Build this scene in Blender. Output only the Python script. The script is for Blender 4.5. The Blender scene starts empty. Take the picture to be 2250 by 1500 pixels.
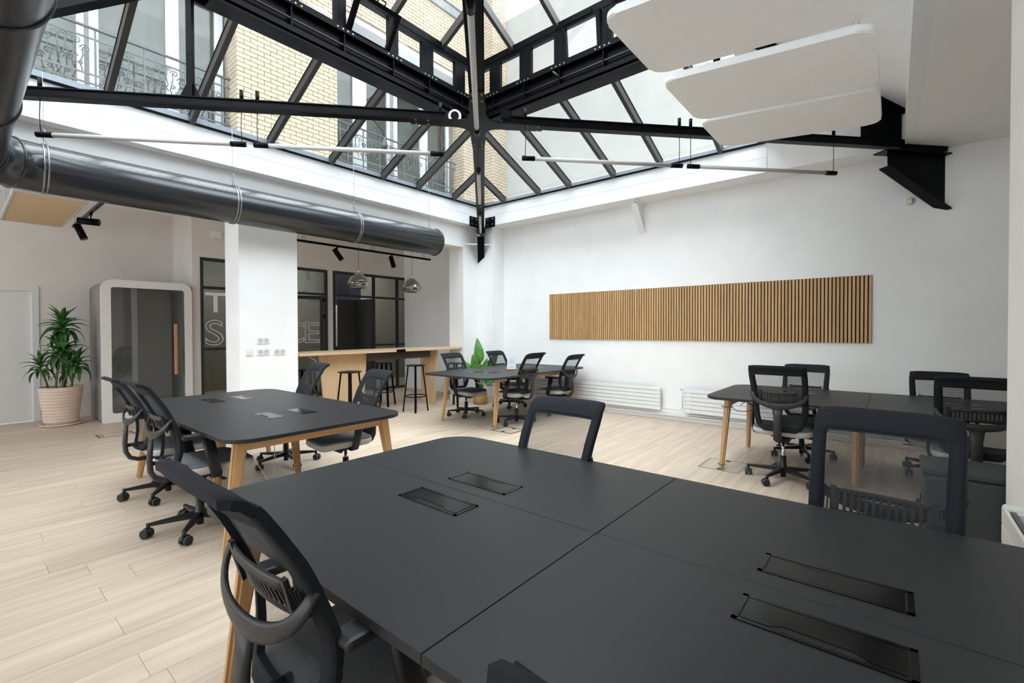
import bpy, bmesh, math, random
from mathutils import Vector, Matrix, Quaternion

random.seed(7)
scn = bpy.context.scene
COL = scn.collection

# ------------------------------------------------------------------ camera
YAW, PITCH, ROLL, FPX, CY, H = 0.689070683, -0.0140629882, -0.00305129098, 1017.63678, 737.884143, 1.37
fw = Vector((math.cos(YAW) * math.cos(PITCH), math.sin(YAW) * math.cos(PITCH), math.sin(PITCH)))
rt = Vector((math.sin(YAW), -math.cos(YAW), 0)); up = rt.cross(fw)
r2 = rt * math.cos(ROLL) + up * math.sin(ROLL); u2 = -rt * math.sin(ROLL) + up * math.cos(ROLL)
cd = bpy.data.cameras.new('camera'); cam = bpy.data.objects.new('camera', cd); COL.objects.link(cam)
cam.matrix_world = Matrix(((r2.x, u2.x, -fw.x, 0), (r2.y, u2.y, -fw.y, 0), (r2.z, u2.z, -fw.z, H), (0, 0, 0, 1)))
cd.sensor_fit = 'HORIZONTAL'; cd.sensor_width = 36; cd.lens = FPX * 36 / 2250
cd.shift_y = (CY - 750) / 2250; cd.clip_start = 0.02; cd.clip_end = 200
scn.camera = cam

# ------------------------------------------------------------------ world, view
w = bpy.data.worlds.new('world'); scn.world = w; w.use_nodes = True
nt = w.node_tree; bg = nt.nodes['Background']
tc = nt.nodes.new('ShaderNodeTexCoord'); sp = nt.nodes.new('ShaderNodeSeparateXYZ')
rp = nt.nodes.new('ShaderNodeValToRGB')
nt.links.new(tc.outputs['Generated'], sp.inputs[0]); nt.links.new(sp.outputs['Z'], rp.inputs[0])
rp.color_ramp.elements[0].position = 0.0; rp.color_ramp.elements[0].color = (0.50, 0.53, 0.57, 1)
rp.color_ramp.elements[1].position = 1.0; rp.color_ramp.elements[1].color = (0.93, 0.965, 1.0, 1)
nt.links.new(rp.outputs[0], bg.inputs[0]); bg.inputs[1].default_value = 3.0
scn.view_settings.view_transform = 'Standard'; scn.view_settings.look = 'None'
scn.view_settings.gamma = 1.0; scn.view_settings.use_curve_mapping = False
scn.view_settings.exposure = 1.56
scn.cycles.max_bounces = 12; scn.cycles.diffuse_bounces = 7; scn.cycles.glossy_bounces = 5
scn.cycles.transmission_bounces = 8; scn.cycles.transparent_max_bounces = 32
scn.cycles.sample_clamp_indirect = 8.0
scn.cycles.caustics_reflective = False; scn.cycles.caustics_refractive = False

# the sun behind thin high cloud: a wide soft disc almost overhead
sl_ = bpy.data.lights.new('veiled_sun', 'SUN'); sl_.energy = 1.6; sl_.angle = math.radians(110); sl_.color = (0.92, 0.965, 1.0)
so_ = bpy.data.objects.new('veiled_sun', sl_); COL.objects.link(so_); so_.rotation_euler = (Vector((0.12, -0.10, 1.0))).to_track_quat('Z', 'Y').to_euler()

def portal(loc, sx, sy):
    l = bpy.data.lights.new('sky_portal', 'AREA'); l.shape = 'RECTANGLE'; l.size = sx; l.size_y = sy
    l.cycles.is_portal = True
    o = bpy.data.objects.new('sky_portal', l); o.location = loc; COL.objects.link(o)
portal((3.165, 3.02, 3.74), 6.7, 6.18)

# ------------------------------------------------------------------ materials
MATS = {}
def mat(name, color, rough=0.6, metal=0.0, var=0.05, scale=18.0, bump=0.0, bscale=None, spec=None, emit=None, stretch=None):
    if name in MATS: return MATS[name]
    m = bpy.data.materials.new(name); m.use_nodes = True; nt = m.node_tree; b = nt.nodes['Principled BSDF']
    b.inputs['Roughness'].default_value = rough; b.inputs['Metallic'].default_value = metal
    if spec is not None: b.inputs['Specular IOR Level'].default_value = spec
    tc = nt.nodes.new('ShaderNodeTexCoord'); nz = nt.nodes.new('ShaderNodeTexNoise')
    nz.inputs['Scale'].default_value = scale; nz.inputs['Detail'].default_value = 5
    src = tc.outputs['Object']
    if stretch:
        mp = nt.nodes.new('ShaderNodeMapping'); mp.inputs['Scale'].default_value = stretch
        nt.links.new(src, mp.inputs[0]); src = mp.outputs[0]
    nt.links.new(src, nz.inputs['Vector'])
    cr = nt.nodes.new('ShaderNodeValToRGB'); e = cr.color_ramp.elements
    e[0].position = 0.3; e[1].position = 0.7
    e[0].color = tuple(c * (1 - var) for c in color) + (1,); e[1].color = tuple(min(1, c * (1 + var)) for c in color) + (1,)
    nt.links.new(nz.outputs['Fac'], cr.inputs[0]); nt.links.new(cr.outputs[0], b.inputs['Base Color'])
    if bump:
        n2 = nt.nodes.new('ShaderNodeTexNoise'); n2.inputs['Scale'].default_value = bscale or scale * 6
        nt.links.new(src, n2.inputs['Vector'])
        bp = nt.nodes.new('ShaderNodeBump'); bp.inputs['Strength'].default_value = bump; bp.inputs['Distance'].default_value = 0.004
        nt.links.new(n2.outputs['Fac'], bp.inputs['Height']); nt.links.new(bp.outputs[0], b.inputs['Normal'])
    if emit:
        b.inputs['Emission Color'].default_value = emit[:3] + (1,); b.inputs['Emission Strength'].default_value = emit[3]
    MATS[name] = m
    return m

def glass_mat(name, tint=(0.92, 0.95, 0.95), rough=0.02, gloss=1.0, ior=1.5, dirt=0.0, dcol=(0.7, 0.7, 0.68)):
    m = bpy.data.materials.new(name); m.use_nodes = True; nt = m.node_tree; nt.nodes.clear()
    out = nt.nodes.new('ShaderNodeOutputMaterial'); tr = nt.nodes.new('ShaderNodeBsdfTransparent'); gl = nt.nodes.new('ShaderNodeBsdfGlossy')
    tr.inputs[0].default_value = tint + (1,); gl.inputs['Roughness'].default_value = rough
    fr = nt.nodes.new('ShaderNodeFresnel'); fr.inputs[0].default_value = ior
    mu = nt.nodes.new('ShaderNodeMath'); mu.operation = 'MULTIPLY'; mu.inputs[1].default_value = gloss
    ge = nt.nodes.new('ShaderNodeNewGeometry'); sb = nt.nodes.new('ShaderNodeMath'); sb.operation = 'SUBTRACT'; sb.inputs[0].default_value = 1.0; nt.links.new(ge.outputs['Backfacing'], sb.inputs[1])
    m0 = nt.nodes.new('ShaderNodeMath'); m0.operation = 'MULTIPLY'; nt.links.new(fr.outputs[0], m0.inputs[0]); nt.links.new(sb.outputs[0], m0.inputs[1])
    nt.links.new(m0.outputs[0], mu.inputs[0]); mu.use_clamp = True
    mx = nt.nodes.new('ShaderNodeMixShader'); nt.links.new(mu.outputs[0], mx.inputs[0])
    nt.links.new(tr.outputs[0], mx.inputs[1]); nt.links.new(gl.outputs[0], mx.inputs[2])
    last = mx.outputs[0]
    if dirt:
        tc = nt.nodes.new('ShaderNodeTexCoord'); nz = nt.nodes.new('ShaderNodeTexNoise'); nz.inputs['Scale'].default_value = 9; nz.inputs['Detail'].default_value = 8
        nt.links.new(tc.outputs['Object'], nz.inputs['Vector'])
        cr = nt.nodes.new('ShaderNodeValToRGB'); cr.color_ramp.elements[0].position = 0.45; cr.color_ramp.elements[1].position = 0.8
        cr.color_ramp.elements[0].color = (dirt * .35,) * 3 + (1,); cr.color_ramp.elements[1].color = (dirt,) * 3 + (1,)
        nt.links.new(nz.outputs['Fac'], cr.inputs[0])
        df = nt.nodes.new('ShaderNodeBsdfTranslucent'); df.inputs[0].default_value = dcol + (1,)
        m2 = nt.nodes.new('ShaderNodeMixShader'); nt.links.new(cr.outputs[0], m2.inputs[0]); nt.links.new(last, m2.inputs[1]); nt.links.new(df.outputs[0], m2.inputs[2])
        last = m2.outputs[0]
    nt.links.new(last, out.inputs[0]); MATS[name] = m
    return m

def wood_mat(name, c1, c2, rough=0.45, axis='X', scale=1.0, var=0.12, bump=0.08):
    """long fine grain along one axis, a tint of its own for each piece"""
    m = bpy.data.materials.new(name); m.use_nodes = True; nt = m.node_tree; b = nt.nodes['Principled BSDF']
    b.inputs['Roughness'].default_value = rough
    tc = nt.nodes.new('ShaderNodeTexCoord'); oi = nt.nodes.new('ShaderNodeObjectInfo'); ge = nt.nodes.new('ShaderNodeNewGeometry')
    ad = nt.nodes.new('ShaderNodeMath'); ad.operation = 'ADD'; nt.links.new(oi.outputs['Random'], ad.inputs[0]); nt.links.new(ge.outputs['Random Per Island'], ad.inputs[1])
    frc = nt.nodes.new('ShaderNodeMath'); frc.operation = 'FRACT'; nt.links.new(ad.outputs[0], frc.inputs[0])
    mul = nt.nodes.new('ShaderNodeMath'); mul.operation = 'MULTIPLY'; mul.inputs[1].default_value = 37.0; nt.links.new(frc.outputs[0], mul.inputs[0])
    va = nt.nodes.new('ShaderNodeVectorMath'); va.operation = 'ADD'; nt.links.new(tc.outputs['Object'], va.inputs[0]); nt.links.new(mul.outputs[0], va.inputs[1])
    mp = nt.nodes.new('ShaderNodeMapping'); s = [22.0 * scale] * 3; s['XYZ'.index(axis)] = 1.3 * scale; mp.inputs['Scale'].default_value = s
    nt.links.new(va.outputs[0], mp.inputs[0])
    nz = nt.nodes.new('ShaderNodeTexNoise'); nz.inputs['Scale'].default_value = 1.0; nz.inputs['Detail'].default_value = 9; nz.inputs['Roughness'].default_value = 0.62
    nz.inputs['Distortion'].default_value = 0.6
    nt.links.new(mp.outputs[0], nz.inputs['Vector'])
    cr = nt.nodes.new('ShaderNodeValToRGB'); e = cr.color_ramp.elements; e[0].position = 0.33; e[1].position = 0.66
    e[0].color = c2 + (1,); e[1].color = c1 + (1,); nt.links.new(nz.outputs['Fac'], cr.inputs[0])
    hs = nt.nodes.new('ShaderNodeHueSaturation'); mr = nt.nodes.new('ShaderNodeMapRange')
    mr.inputs['To Min'].default_value = 1 - var; mr.inputs['To Max'].default_value = 1 + var * 0.6
    nt.links.new(frc.outputs[0], mr.inputs[0]); nt.links.new(mr.outputs[0], hs.inputs['Value']); nt.links.new(cr.outputs[0], hs.inputs['Color'])
    nt.links.new(hs.outputs[0], b.inputs['Base Color'])
    bp = nt.nodes.new('ShaderNodeBump'); bp.inputs['Strength'].default_value = bump; bp.inputs['Distance'].default_value = 0.002
    nt.links.new(nz.outputs['Fac'], bp.inputs['Height']); nt.links.new(bp.outputs[0], b.inputs['Normal'])
    MATS[name] = m
    return m

def mesh_fabric(name, color, solid=0.5, period=0.0042):
    """woven net: real holes of a fine weave, through which one sees"""
    m = bpy.data.materials.new(name); m.use_nodes = True; nt = m.node_tree; b = nt.nodes['Principled BSDF']
    b.inputs['Base Color'].default_value = color + (1,); b.inputs['Roughness'].default_value = 0.75
    tc = nt.nodes.new('ShaderNodeTexCoord')
    facs = []
    for ax, per in (('Y', period * 0.8), ('Z', period)):
        sp = nt.nodes.new('ShaderNodeSeparateXYZ'); nt.links.new(tc.outputs['Object'], sp.inputs[0])
        mu = nt.nodes.new('ShaderNodeMath'); mu.operation = 'MULTIPLY'; mu.inputs[1].default_value = 2 * math.pi / per
        nt.links.new(sp.outputs[ax], mu.inputs[0])
        si = nt.nodes.new('ShaderNodeMath'); si.operation = 'SINE'; nt.links.new(mu.outputs[0], si.inputs[0])
        gt = nt.nodes.new('ShaderNodeMapRange'); gt.inputs['From Min'].default_value = -0.35 - solid; gt.inputs['From Max'].default_value = 0.05 - solid
        nt.links.new(si.outputs[0], gt.inputs[0]); facs.append(gt.outputs[0])
    pr = nt.nodes.new('ShaderNodeMath'); pr.operation = 'MULTIPLY'; nt.links.new(facs[0], pr.inputs[0]); nt.links.new(facs[1], pr.inputs[1])
    inv = nt.nodes.new('ShaderNodeMath'); inv.operation = 'SUBTRACT'; inv.inputs[0].default_value = 1.0; nt.links.new(pr.outputs[0], inv.inputs[1])
    nt.links.new(inv.outputs[0], b.inputs['Alpha'])
    MATS[name] = m
    return m

WHITE = mat('white_wall_paint', (0.90, 0.90, 0.895), 0.75, var=0.02, scale=3, bump=0.04, bscale=60)
CEIL = mat('white_ceiling_paint', (0.91, 0.91, 0.91), 0.8, var=0.02, scale=4, bump=0.03, bscale=60)
BEIGE = mat('warm_white_paint', (0.73, 0.685, 0.64), 0.8, var=0.03, scale=3, bump=0.04, bscale=60)
CURB = mat('white_gloss_board', (0.86, 0.87, 0.89), 0.45, var=0.02, scale=2)
STEEL = mat('black_painted_steel', (0.003, 0.0034, 0.0045), 0.30, spec=0.07, var=0.3, scale=25, bump=0.08, bscale=90)
STEELG = mat('dark_aluminium_profile', (0.045, 0.044, 0.043), 0.4, metal=0.3, var=0.1)
ALU = mat('grey_aluminium_sill', (0.30, 0.34, 0.39), 0.45, metal=0.3, var=0.05)
GLASS = glass_mat('roof_glass', (0.90, 0.93, 0.93), gloss=0.9, dirt=0.015)
GLASSW = glass_mat('clear_glass', (0.93, 0.95, 0.95))
GLASSD = glass_mat('partition_glass', (0.70, 0.72, 0.68), gloss=1.6, ior=1.5)
GLASSB = glass_mat('booth_glass', (0.86, 0.87, 0.86), gloss=2.6, ior=1.5)
LAMINATE = mat('black_matt_laminate', (0.017, 0.0185, 0.0205), 0.45, var=0.06, scale=120, spec=0.32)
BLKEDGE = mat('black_table_edge', (0.010, 0.010, 0.011), 0.5)
OAK = wood_mat('light_oak', (0.62, 0.38, 0.18), (0.50, 0.28, 0.12), 0.42, 'Z', 1.0, 0.06)
OAKX = wood_mat('light_oak_rail', (0.62, 0.38, 0.18), (0.50, 0.28, 0.12), 0.42, 'X', 1.0, 0.06)
BIRCH = wood_mat('birch_plywood', (0.66, 0.46, 0.28), (0.58, 0.39, 0.22), 0.45, 'Z', 0.8, 0.03, 0.02)
BIRCHX = wood_mat('birch_plywood_top', (0.70, 0.52, 0.33), (0.62, 0.44, 0.27), 0.4, 'X', 0.8, 0.03, 0.02)
SLATW = wood_mat('oak_slat', (0.66, 0.40, 0.18), (0.52, 0.29, 0.12), 0.5, 'Z', 1.4, 0.13)
PLANK = wood_mat('pale_oak_floor', (0.62, 0.51, 0.41), (0.46, 0.36, 0.275), 0.5, 'X', 0.6, 0.04, 0.03)
FELTK = mat('black_felt', (0.012, 0.011, 0.010), 0.95)
PLASTIC = mat('black_chair_plastic', (0.012, 0.0125, 0.014), 0.38, spec=0.4, var=0.15, scale=60, bump=0.05, bscale=400)
PLASTICG = mat('dark_grey_chair_plastic', (0.022, 0.0215, 0.021), 0.42, spec=0.4, var=0.1, scale=60)
FABB = mat('black_frame_fabric', (0.009, 0.011, 0.016), 0.8, spec=0.3, var=0.3, scale=500, bump=0.35, bscale=700)
NET = mesh_fabric('black_net_fabric', (0.018, 0.019, 0.022), 0.50)
SEATT = mat('grey_seat_fabric', (0.15, 0.15, 0.155), 0.85, var=0.15, scale=300, bump=0.2, bscale=600)
SEATS = mat('light_seat_band', (0.50, 0.49, 0.475), 0.8, var=0.08, scale=200, bump=0.1, bscale=500)
CHROME = mat('polished_chrome', (0.75, 0.75, 0.76), 0.12, metal=1.0, var=0.02)
RUBBER = mat('grey_caster_tyre', (0.10, 0.105, 0.11), 0.55)
SATIN = mat('glossy_black_cover', (0.003, 0.003, 0.0035), 0.16, var=0.1, spec=0.3)
DUCTM = mat('graphite_painted_duct', (0.013, 0.0155, 0.020), 0.24, metal=0.0, var=0.08, scale=6, spec=0.75)
GALV = mat('galvanised_ring', (0.32, 0.33, 0.34), 0.3, metal=0.9, var=0.1)
FELTG = mat('grey_wool_felt', (0.27, 0.255, 0.25), 0.95, var=0.35, scale=220, bump=0.3, bscale=300)
FELTD = mat('dark_grey_felt', (0.50, 0.50, 0.49), 0.95, var=0.3, scale=200, bump=0.3, bscale=300)
BOOTHW = mat('off_white_lacquer', (0.82, 0.79, 0.75), 0.5, var=0.02)
COPPER = wood_mat('reddish_oak_handle', (0.62, 0.30, 0.15), (0.50, 0.22, 0.10), 0.4, 'Z')
DOORW = mat('white_door_paint', (0.72, 0.72, 0.71), 0.5, var=0.02)
FRAMEK = mat('anthracite_frame', (0.020, 0.021, 0.023), 0.5, var=0.1)
RADW = mat('white_radiator_enamel', (0.82, 0.82, 0.81), 0.35, var=0.02)
PLASTW = mat('white_socket_plastic', (0.80, 0.80, 0.79), 0.35, var=0.02)
POT = mat('pale_clay_pot', (0.68, 0.53, 0.43), 0.75, var=0.07, scale=8, bump=0.1)
SOIL = mat('brown_soil', (0.10, 0.045, 0.022), 0.95, var=0.5, scale=90, bump=0.8, bscale=120)
LEAF = mat('dark_green_leaf', (0.035, 0.13, 0.024), 0.38, var=0.45, scale=14)
LEAF2 = mat('bright_green_leaf', (0.06, 0.20, 0.025), 0.4, var=0.35, scale=9)
CANE = mat('green_brown_cane', (0.13, 0.15, 0.05), 0.7, var=0.4, scale=40, bump=0.5)
WICKER = mat('woven_wicker', (0.50, 0.30, 0.12), 0.7, var=0.3, scale=70, bump=0.6, bscale=90)
BRICKM = mat('cream_brick', (0.31, 0.25, 0.18), 0.85, var=0.12, scale=2.5, bump=0.4, bscale=50)
MORTAR = mat('grey_mortar', (0.20, 0.165, 0.125), 0.95, var=0.1)
STUCCO = mat('pale_render', (0.245, 0.24, 0.225), 0.9, var=0.05, scale=1.2, bump=0.3, bscale=30)
STONE = mat('grey_stone_band', (0.17, 0.168, 0.165), 0.85, var=0.2, scale=5)
PVC = mat('white_window_joinery', (0.45, 0.46, 0.475), 0.4, var=0.02)
CURTAIN = mat('grey_voile', (0.26, 0.275, 0.29), 0.8, var=0.12, scale=3)
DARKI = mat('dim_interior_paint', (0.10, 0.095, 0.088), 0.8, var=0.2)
IRON = mat('wrought_iron', (0.05, 0.057, 0.062), 0.5, var=0.2)
BAFFLE = mat('white_acoustic_felt', (0.90, 0.915, 0.935), 0.9, var=0.02, bump=0.08, bscale=300)
CORK = mat('beige_acoustic_wool', (0.62, 0.46, 0.28), 0.95, var=0.16, scale=26, bump=0.15, bscale=200, stretch=(1, 6, 1))
TUBE = mat('opal_lamp_tube', (0.50, 0.49, 0.48), 0.3, var=0.03)
CABW = mat('white_cable', (0.75, 0.74, 0.72), 0.5)
CABK = mat('black_cable', (0.012, 0.012, 0.013), 0.5)
CABINET = mat('dark_green_metal', (0.034, 0.046, 0.045), 0.42, var=0.05)
NAVY = mat('navy_paint', (0.006, 0.010, 0.028), 0.7, var=0.1)
TAUPE = mat('taupe_paint', (0.28, 0.28, 0.265), 0.85, var=0.05, scale=3)
SMOKE = glass_mat('smoked_chrome_glass', (0.28, 0.28, 0.29), rough=0.05, gloss=9.0, ior=1.45)
PAPER = mat('white_paper', (0.72, 0.74, 0.78), 0.6, var=0.01)
INK = mat('grey_print', (0.25, 0.27, 0.30), 0.7)
VINYL = mat('white_vinyl_lettering', (0.86, 0.85, 0.82), 0.6, var=0.02)
CREAMP = mat('cream_plastic', (0.70, 0.62, 0.45), 0.5)
BROWNB = mat('dark_brown_beam', (0.055, 0.038, 0.03), 0.6, var=0.1)
LAMPG = mat('warm_room_lamp', (1, 0.8, 0.5), 0.5, emit=(1.0, 0.62, 0.28, 5.0))
LAMPC = mat('ceiling_lamp_opal', (0.9, 0.9, 0.85), 0.5, emit=(1.0, 0.95, 0.85, 1.6))

# ------------------------------------------------------------------ mesh helpers
class MB:
    def __init__(s): s.bm = bmesh.new()
    def _face(s, vs, smooth=False):
        try:
            f = s.bm.faces.new(vs); f.smooth = smooth
            return f
        except ValueError: return None
    def box(s, x0, y0, z0, x1, y1, z1, M=None, bev=0.0, seg=1):
        c = [(x0, y0, z0), (x1, y0, z0), (x1, y1, z0), (x0, y1, z0), (x0, y0, z1), (x1, y0, z1), (x1, y1, z1), (x0, y1, z1)]
        v = [s.bm.verts.new((M @ Vector(p)) if M else p) for p in c]
        fs = [s.bm.faces.new([v[i] for i in q]) for q in ((0, 3, 2, 1), (4, 5, 6, 7), (0, 1, 5, 4), (1, 2, 6, 5), (2, 3, 7, 6), (3, 0, 4, 7))]
        if bev:
            es = list({e for f in fs for e in f.edges})
            bmesh.ops.bevel(s.bm, geom=es, offset=bev, segments=seg, affect='EDGES', profile=0.5)
        return s
    def bar(s, a, b, w, h, upv=(0, 0, 1), w1=None, h1=None, bev=0.0):
        """box section along a->b: w across, h along upv"""
        a, b = Vector(a), Vector(b); d = (b - a).normalized(); u = Vector(upv); u = (u - d * u.dot(d))
        if u.length < 1e-5: u = Vector((1, 0, 0)) - d * d.x
        u.normalize(); r = d.cross(u); w1 = w if w1 is None else w1; h1 = h if h1 is None else h1
        vs = []
        for p, ww, hh in ((a, w, h), (b, w1, h1)):
            vs.append([s.bm.verts.new(p + r * (sx * ww / 2) + u * (sy * hh / 2)) for sx, sy in ((-1, -1), (1, -1), (1, 1), (-1, 1))])
        A, B = vs; fs = [s.bm.faces.new(A[::-1]), s.bm.faces.new(B)]
        for i in range(4): fs.append(s.bm.faces.new([A[i], A[(i + 1) % 4], B[(i + 1) % 4], B[i]]))
        if bev: bmesh.ops.bevel(s.bm, geom=list({e for f in fs for e in f.edges}), offset=bev, segments=2, affect='EDGES')
        return s
    def cyl(s, a, b, r, r1=None, n=16, caps=True, smooth=True):
        a, b = Vector(a), Vector(b); d = (b - a).normalized(); r1 = r if r1 is None else r1
        u = d.orthogonal().normalized(); v = d.cross(u)
        A = [s.bm.verts.new(a + (u * math.cos(t) + v * math.sin(t)) * r) for t in [2 * math.pi * i / n for i in range(n)]]
        B = [s.bm.verts.new(b + (u * math.cos(t) + v * math.sin(t)) * r1) for t in [2 * math.pi * i / n for i in range(n)]]
        for i in range(n): s._face([A[i], A[(i + 1) % n], B[(i + 1) % n], B[i]], smooth)
        if caps: s._face(A[::-1]); s._face(B)
        return s
    def tube(s, pts, r, n=8, closed=False, caps=True, sect=None, upv=None):
        """round (or rectangular: sect=(w,h), h along upv) section swept along pts"""
        P = [Vector(p) for p in pts]; N = len(P); rings = []; u = None
        for i, p in enumerate(P):
            d = ((P[(i + 1) % N] if (closed or i < N - 1) else P[i]) - (P[i - 1] if (closed or i > 0) else P[i])).normalized()
            if upv is not None:
                u = Vector(upv) - d * Vector(upv).dot(d); u = u.normalized() if u.length > 1e-6 else d.orthogonal().normalized()
            elif u is None: u = d.orthogonal().normalized()
            else:
                u = u - d * u.dot(d); u = u.normalized() if u.length > 1e-6 else d.orthogonal().normalized()
            v = d.cross(u); rr = r[i] if isinstance(r, (list, tuple)) else r
            if sect:
                sw, sh = sect[i] if isinstance(sect[0], (list, tuple)) else sect
                k = 0.22
                q = [(-.5, -.5 + k), (-.5 + k, -.5), (.5 - k, -.5), (.5, -.5 + k), (.5, .5 - k), (.5 - k, .5), (-.5 + k, .5), (-.5, .5 - k)]
                rings.append([s.bm.verts.new(p + v * (x * sw) + u * (y * sh)) for x, y in q])
            else:
                rings.append([s.bm.verts.new(p + (u * math.cos(t) + v * math.sin(t)) * rr) for t in [2 * math.pi * j / n for j in range(n)]])
        m = len(rings[0])
        for i in range(N if closed else N - 1):
            A, B = rings[i], rings[(i + 1) % N]
            for j in range(m): s._face([A[j], A[(j + 1) % m], B[(j + 1) % m], B[j]], True)
        if not closed and caps: s._face(rings[0][::-1]); s._face(rings[-1])
        return s
    def lathe(s, prof, c=(0, 0, 0), n=32, smooth=True, axis='Z'):
        rings = []
        for r, z in prof:
            rings.append([s.bm.verts.new(Vector(c) + Vector((r * math.cos(t), r * math.sin(t), z))) for t in [2 * math.pi * i / n for i in range(n)]] if r > 1e-6 else [s.bm.verts.new(Vector(c) + Vector((0, 0, z)))])
        for A, B in zip(rings, rings[1:]):
            for i in range(n):
                j = (i + 1) % n
                if len(A) == 1 and len(B) == 1: continue
                if len(A) == 1: s._face([A[0], B[i], B[j]], smooth)
                elif len(B) == 1: s._face([A[i], A[j], B[0]], smooth)
                else: s._face([A[i], A[j], B[j], B[i]], smooth)
        return s
    def plate(s, pts, t, both=False):
        """flat polygon pts (3d, in order) given thickness t along its normal"""
        P = [Vector(p) for p in pts]; n = Vector((0, 0, 0))
        for i in range(len(P)): n += (P[i] - P[0]).cross(P[(i + 1) % len(P)] - P[0])
        n.normalize(); o = n * (-t / 2 if both else 0)
        A = [s.bm.verts.new(p + o) for p in P]; B = [s.bm.verts.new(p + o + n * t) for p in P]
        s._face(A[::-1]); s._face(B)
        for i in range(len(P)): s._face([A[i], A[(i + 1) % len(P)], B[(i + 1) % len(P)], B[i]])
        return s
    def grid(s, rows, thick=0.0, smooth=True, nrm=None, cell=None):
        """rows of points -> quad sheet; cell(i,j) filters cells; thick solidifies towards nrm(i,j)"""
        V = {}; W = {}
        R, C_ = len(rows), len(rows[0])
        def N(i, j):
            a = Vector(rows[min(i + 1, R - 1)][j]) - Vector(rows[max(i - 1, 0)][j]); b = Vector(rows[i][min(j + 1, C_ - 1)]) - Vector(rows[i][max(j - 1, 0)])
            return a.cross(b).normalized()
        def g(D, i, j, off):
            if (i, j) not in D: D[i, j] = s.bm.verts.new(Vector(rows[i][j]) + N(i, j) * off)
            return D[i, j]
        cells = [(i, j) for i in range(R - 1) for j in range(C_ - 1) if cell is None or cell(i, j)]; cs = set(cells)
        for i, j in cells:
            q = [(i, j), (i + 1, j), (i + 1, j + 1), (i, j + 1)]
            s._face([g(V, a, b, 0) for a, b in q], smooth)
            if thick:
                s._face([g(W, a, b, thick) for a, b in q][::-1], smooth)
                for (di, dj), (p, r_) in (((-1, 0), (0, 3)), ((1, 0), (2, 1)), ((0, -1), (1, 0)), ((0, 1), (3, 2))):
                    if (i + di, j + dj) not in cs:
                        a, b = q[p], q[r_]
                        s._face([g(V, *a, 0), g(V, *b, 0), g(W, *b, thick), g(W, *a, thick)][::-1], False)
        return s
    def mesh(s, name, m, fix=True):
        if fix: bmesh.ops.recalc_face_normals(s.bm, faces=s.bm.faces)
        me = bpy.data.meshes.new(name); s.bm.to_mesh(me); s.bm.free()
        if m: me.materials.append(m)
        return me
    def build(s, name, m, parent=None, kind=None, label=None, fix=True):
        return obj(name, s.mesh(name, m, fix), parent, kind=kind, label=label)

def obj(name, me, parent=None, loc=None, rotz=None, kind=None, label=None):
    o = bpy.data.objects.new(name, me); COL.objects.link(o)
    if parent is not None: o.parent = parent
    if loc is not None: o.location = loc
    if rotz is not None: o.rotation_euler = (0, 0, rotz)
    if kind: o['kind'] = kind
    if label: o['label'] = label
    return o
def thing(name, label, cat, loc=(0, 0, 0), rotz=0.0, group=None):
    o = bpy.data.objects.new(name, None); COL.objects.link(o); o.empty_display_size = 0.1
    o.location = loc; o.rotation_euler = (0, 0, rotz); o['label'] = label; o['category'] = cat
    if group: o['group'] = group
    return o
def tag(o, label, cat, group=None):
    o['label'] = label; o['category'] = cat
    if group: o['group'] = group
    return o
def struct(name, mb, m, parent=None):
    o = mb.build(name, m, parent)
    if parent is None: o['kind'] = 'structure'
    return o
def kids(o): return list(o.children)
def copy_tree(o, parent=None):
    c = o.copy(); COL.objects.link(c)
    if parent is not None: c.parent = parent
    for ch in list(o.children): copy_tree(ch, c)
    return c
KIDS = {}
def arc(cx, cy, r, a0, a1, n): return [(cx + r * math.cos(a0 + (a1 - a0) * i / n), cy + r * math.sin(a0 + (a1 - a0) * i / n)) for i in range(n + 1)]
def rrect(x0, y0, x1, y1, r, n=6, corners=(1, 1, 1, 1)):
    P = []
    for k, (cx, cy, a) in enumerate(((x1 - r, y1 - r, 0), (x0 + r, y1 - r, math.pi / 2), (x0 + r, y0 + r, math.pi), (x1 - r, y0 + r, 1.5 * math.pi))):
        if corners[k]: P += arc(cx, cy, r, a, a + math.pi / 2, n)
        else: P.append(((x1, y1), (x0, y1), (x0, y0), (x1, y0))[k])
    return P
PI = math.pi

# ================================================================== THE ROOM
PI = math.pi
ZC = 3.33
XW, YD, YB = 6.92, 10.05, 9.03            # right wall, door wall, glazed wall
SX0, SX1, SY0, SY1 = -0.20, 6.53, -0.08, 6.12   # skylight opening
# floor: a slab under separate planks
struct('floor', MB().box(-3.6, -2.7, -0.12, 8.7, 12.2, -0.012), mat('floor_screed', (0.20, 0.15, 0.11), 0.9))
FL = bpy.data.objects['floor']
# planks along X, 0.2 wide, 1.2 long
pl = []
k = 0
y = 2.465 - 0.2 * 25
row = 0
while y < YD + 2.0:
    off = (row * 0.437 + 0.1 * math.sin(row * 7.7)) % 1.2
    if abs(y - 2.265) < 0.01 or abs(y - 3.465) < 0.01 or abs(y - 3.065) < 0.01: off = 0.49
    x = -3.6 + ((off + 3.6) % 1.2) - 1.2
    while x < 8.6:
        a, b = max(x, -3.6), min(x + 1.2, 8.6)
        if b - a > 0.05 and y > -2.7: pl.append((a, b, y))
        x += 1.2
    y += 0.2; row += 1
def plkey(t):
    cx, cy = (t[0] + t[1]) / 2, t[2] + .1
    d = cx * fw.x + cy * fw.y; s = (cx * rt.x + cy * rt.y)
    if d < 0.5 or abs(s) > d * 1.25 + .3: return 1000 + abs(d)
    if cy > 10.1 or cx > 7.0 or (cx > 3.4 and cy < -0.7 and False): return 500 + d
    return d
pl.sort(key=plkey)
full = MB().box(0, 0.0007, -0.012, 1.1986, 0.1993, 0).mesh('plank', PLANK)
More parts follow.
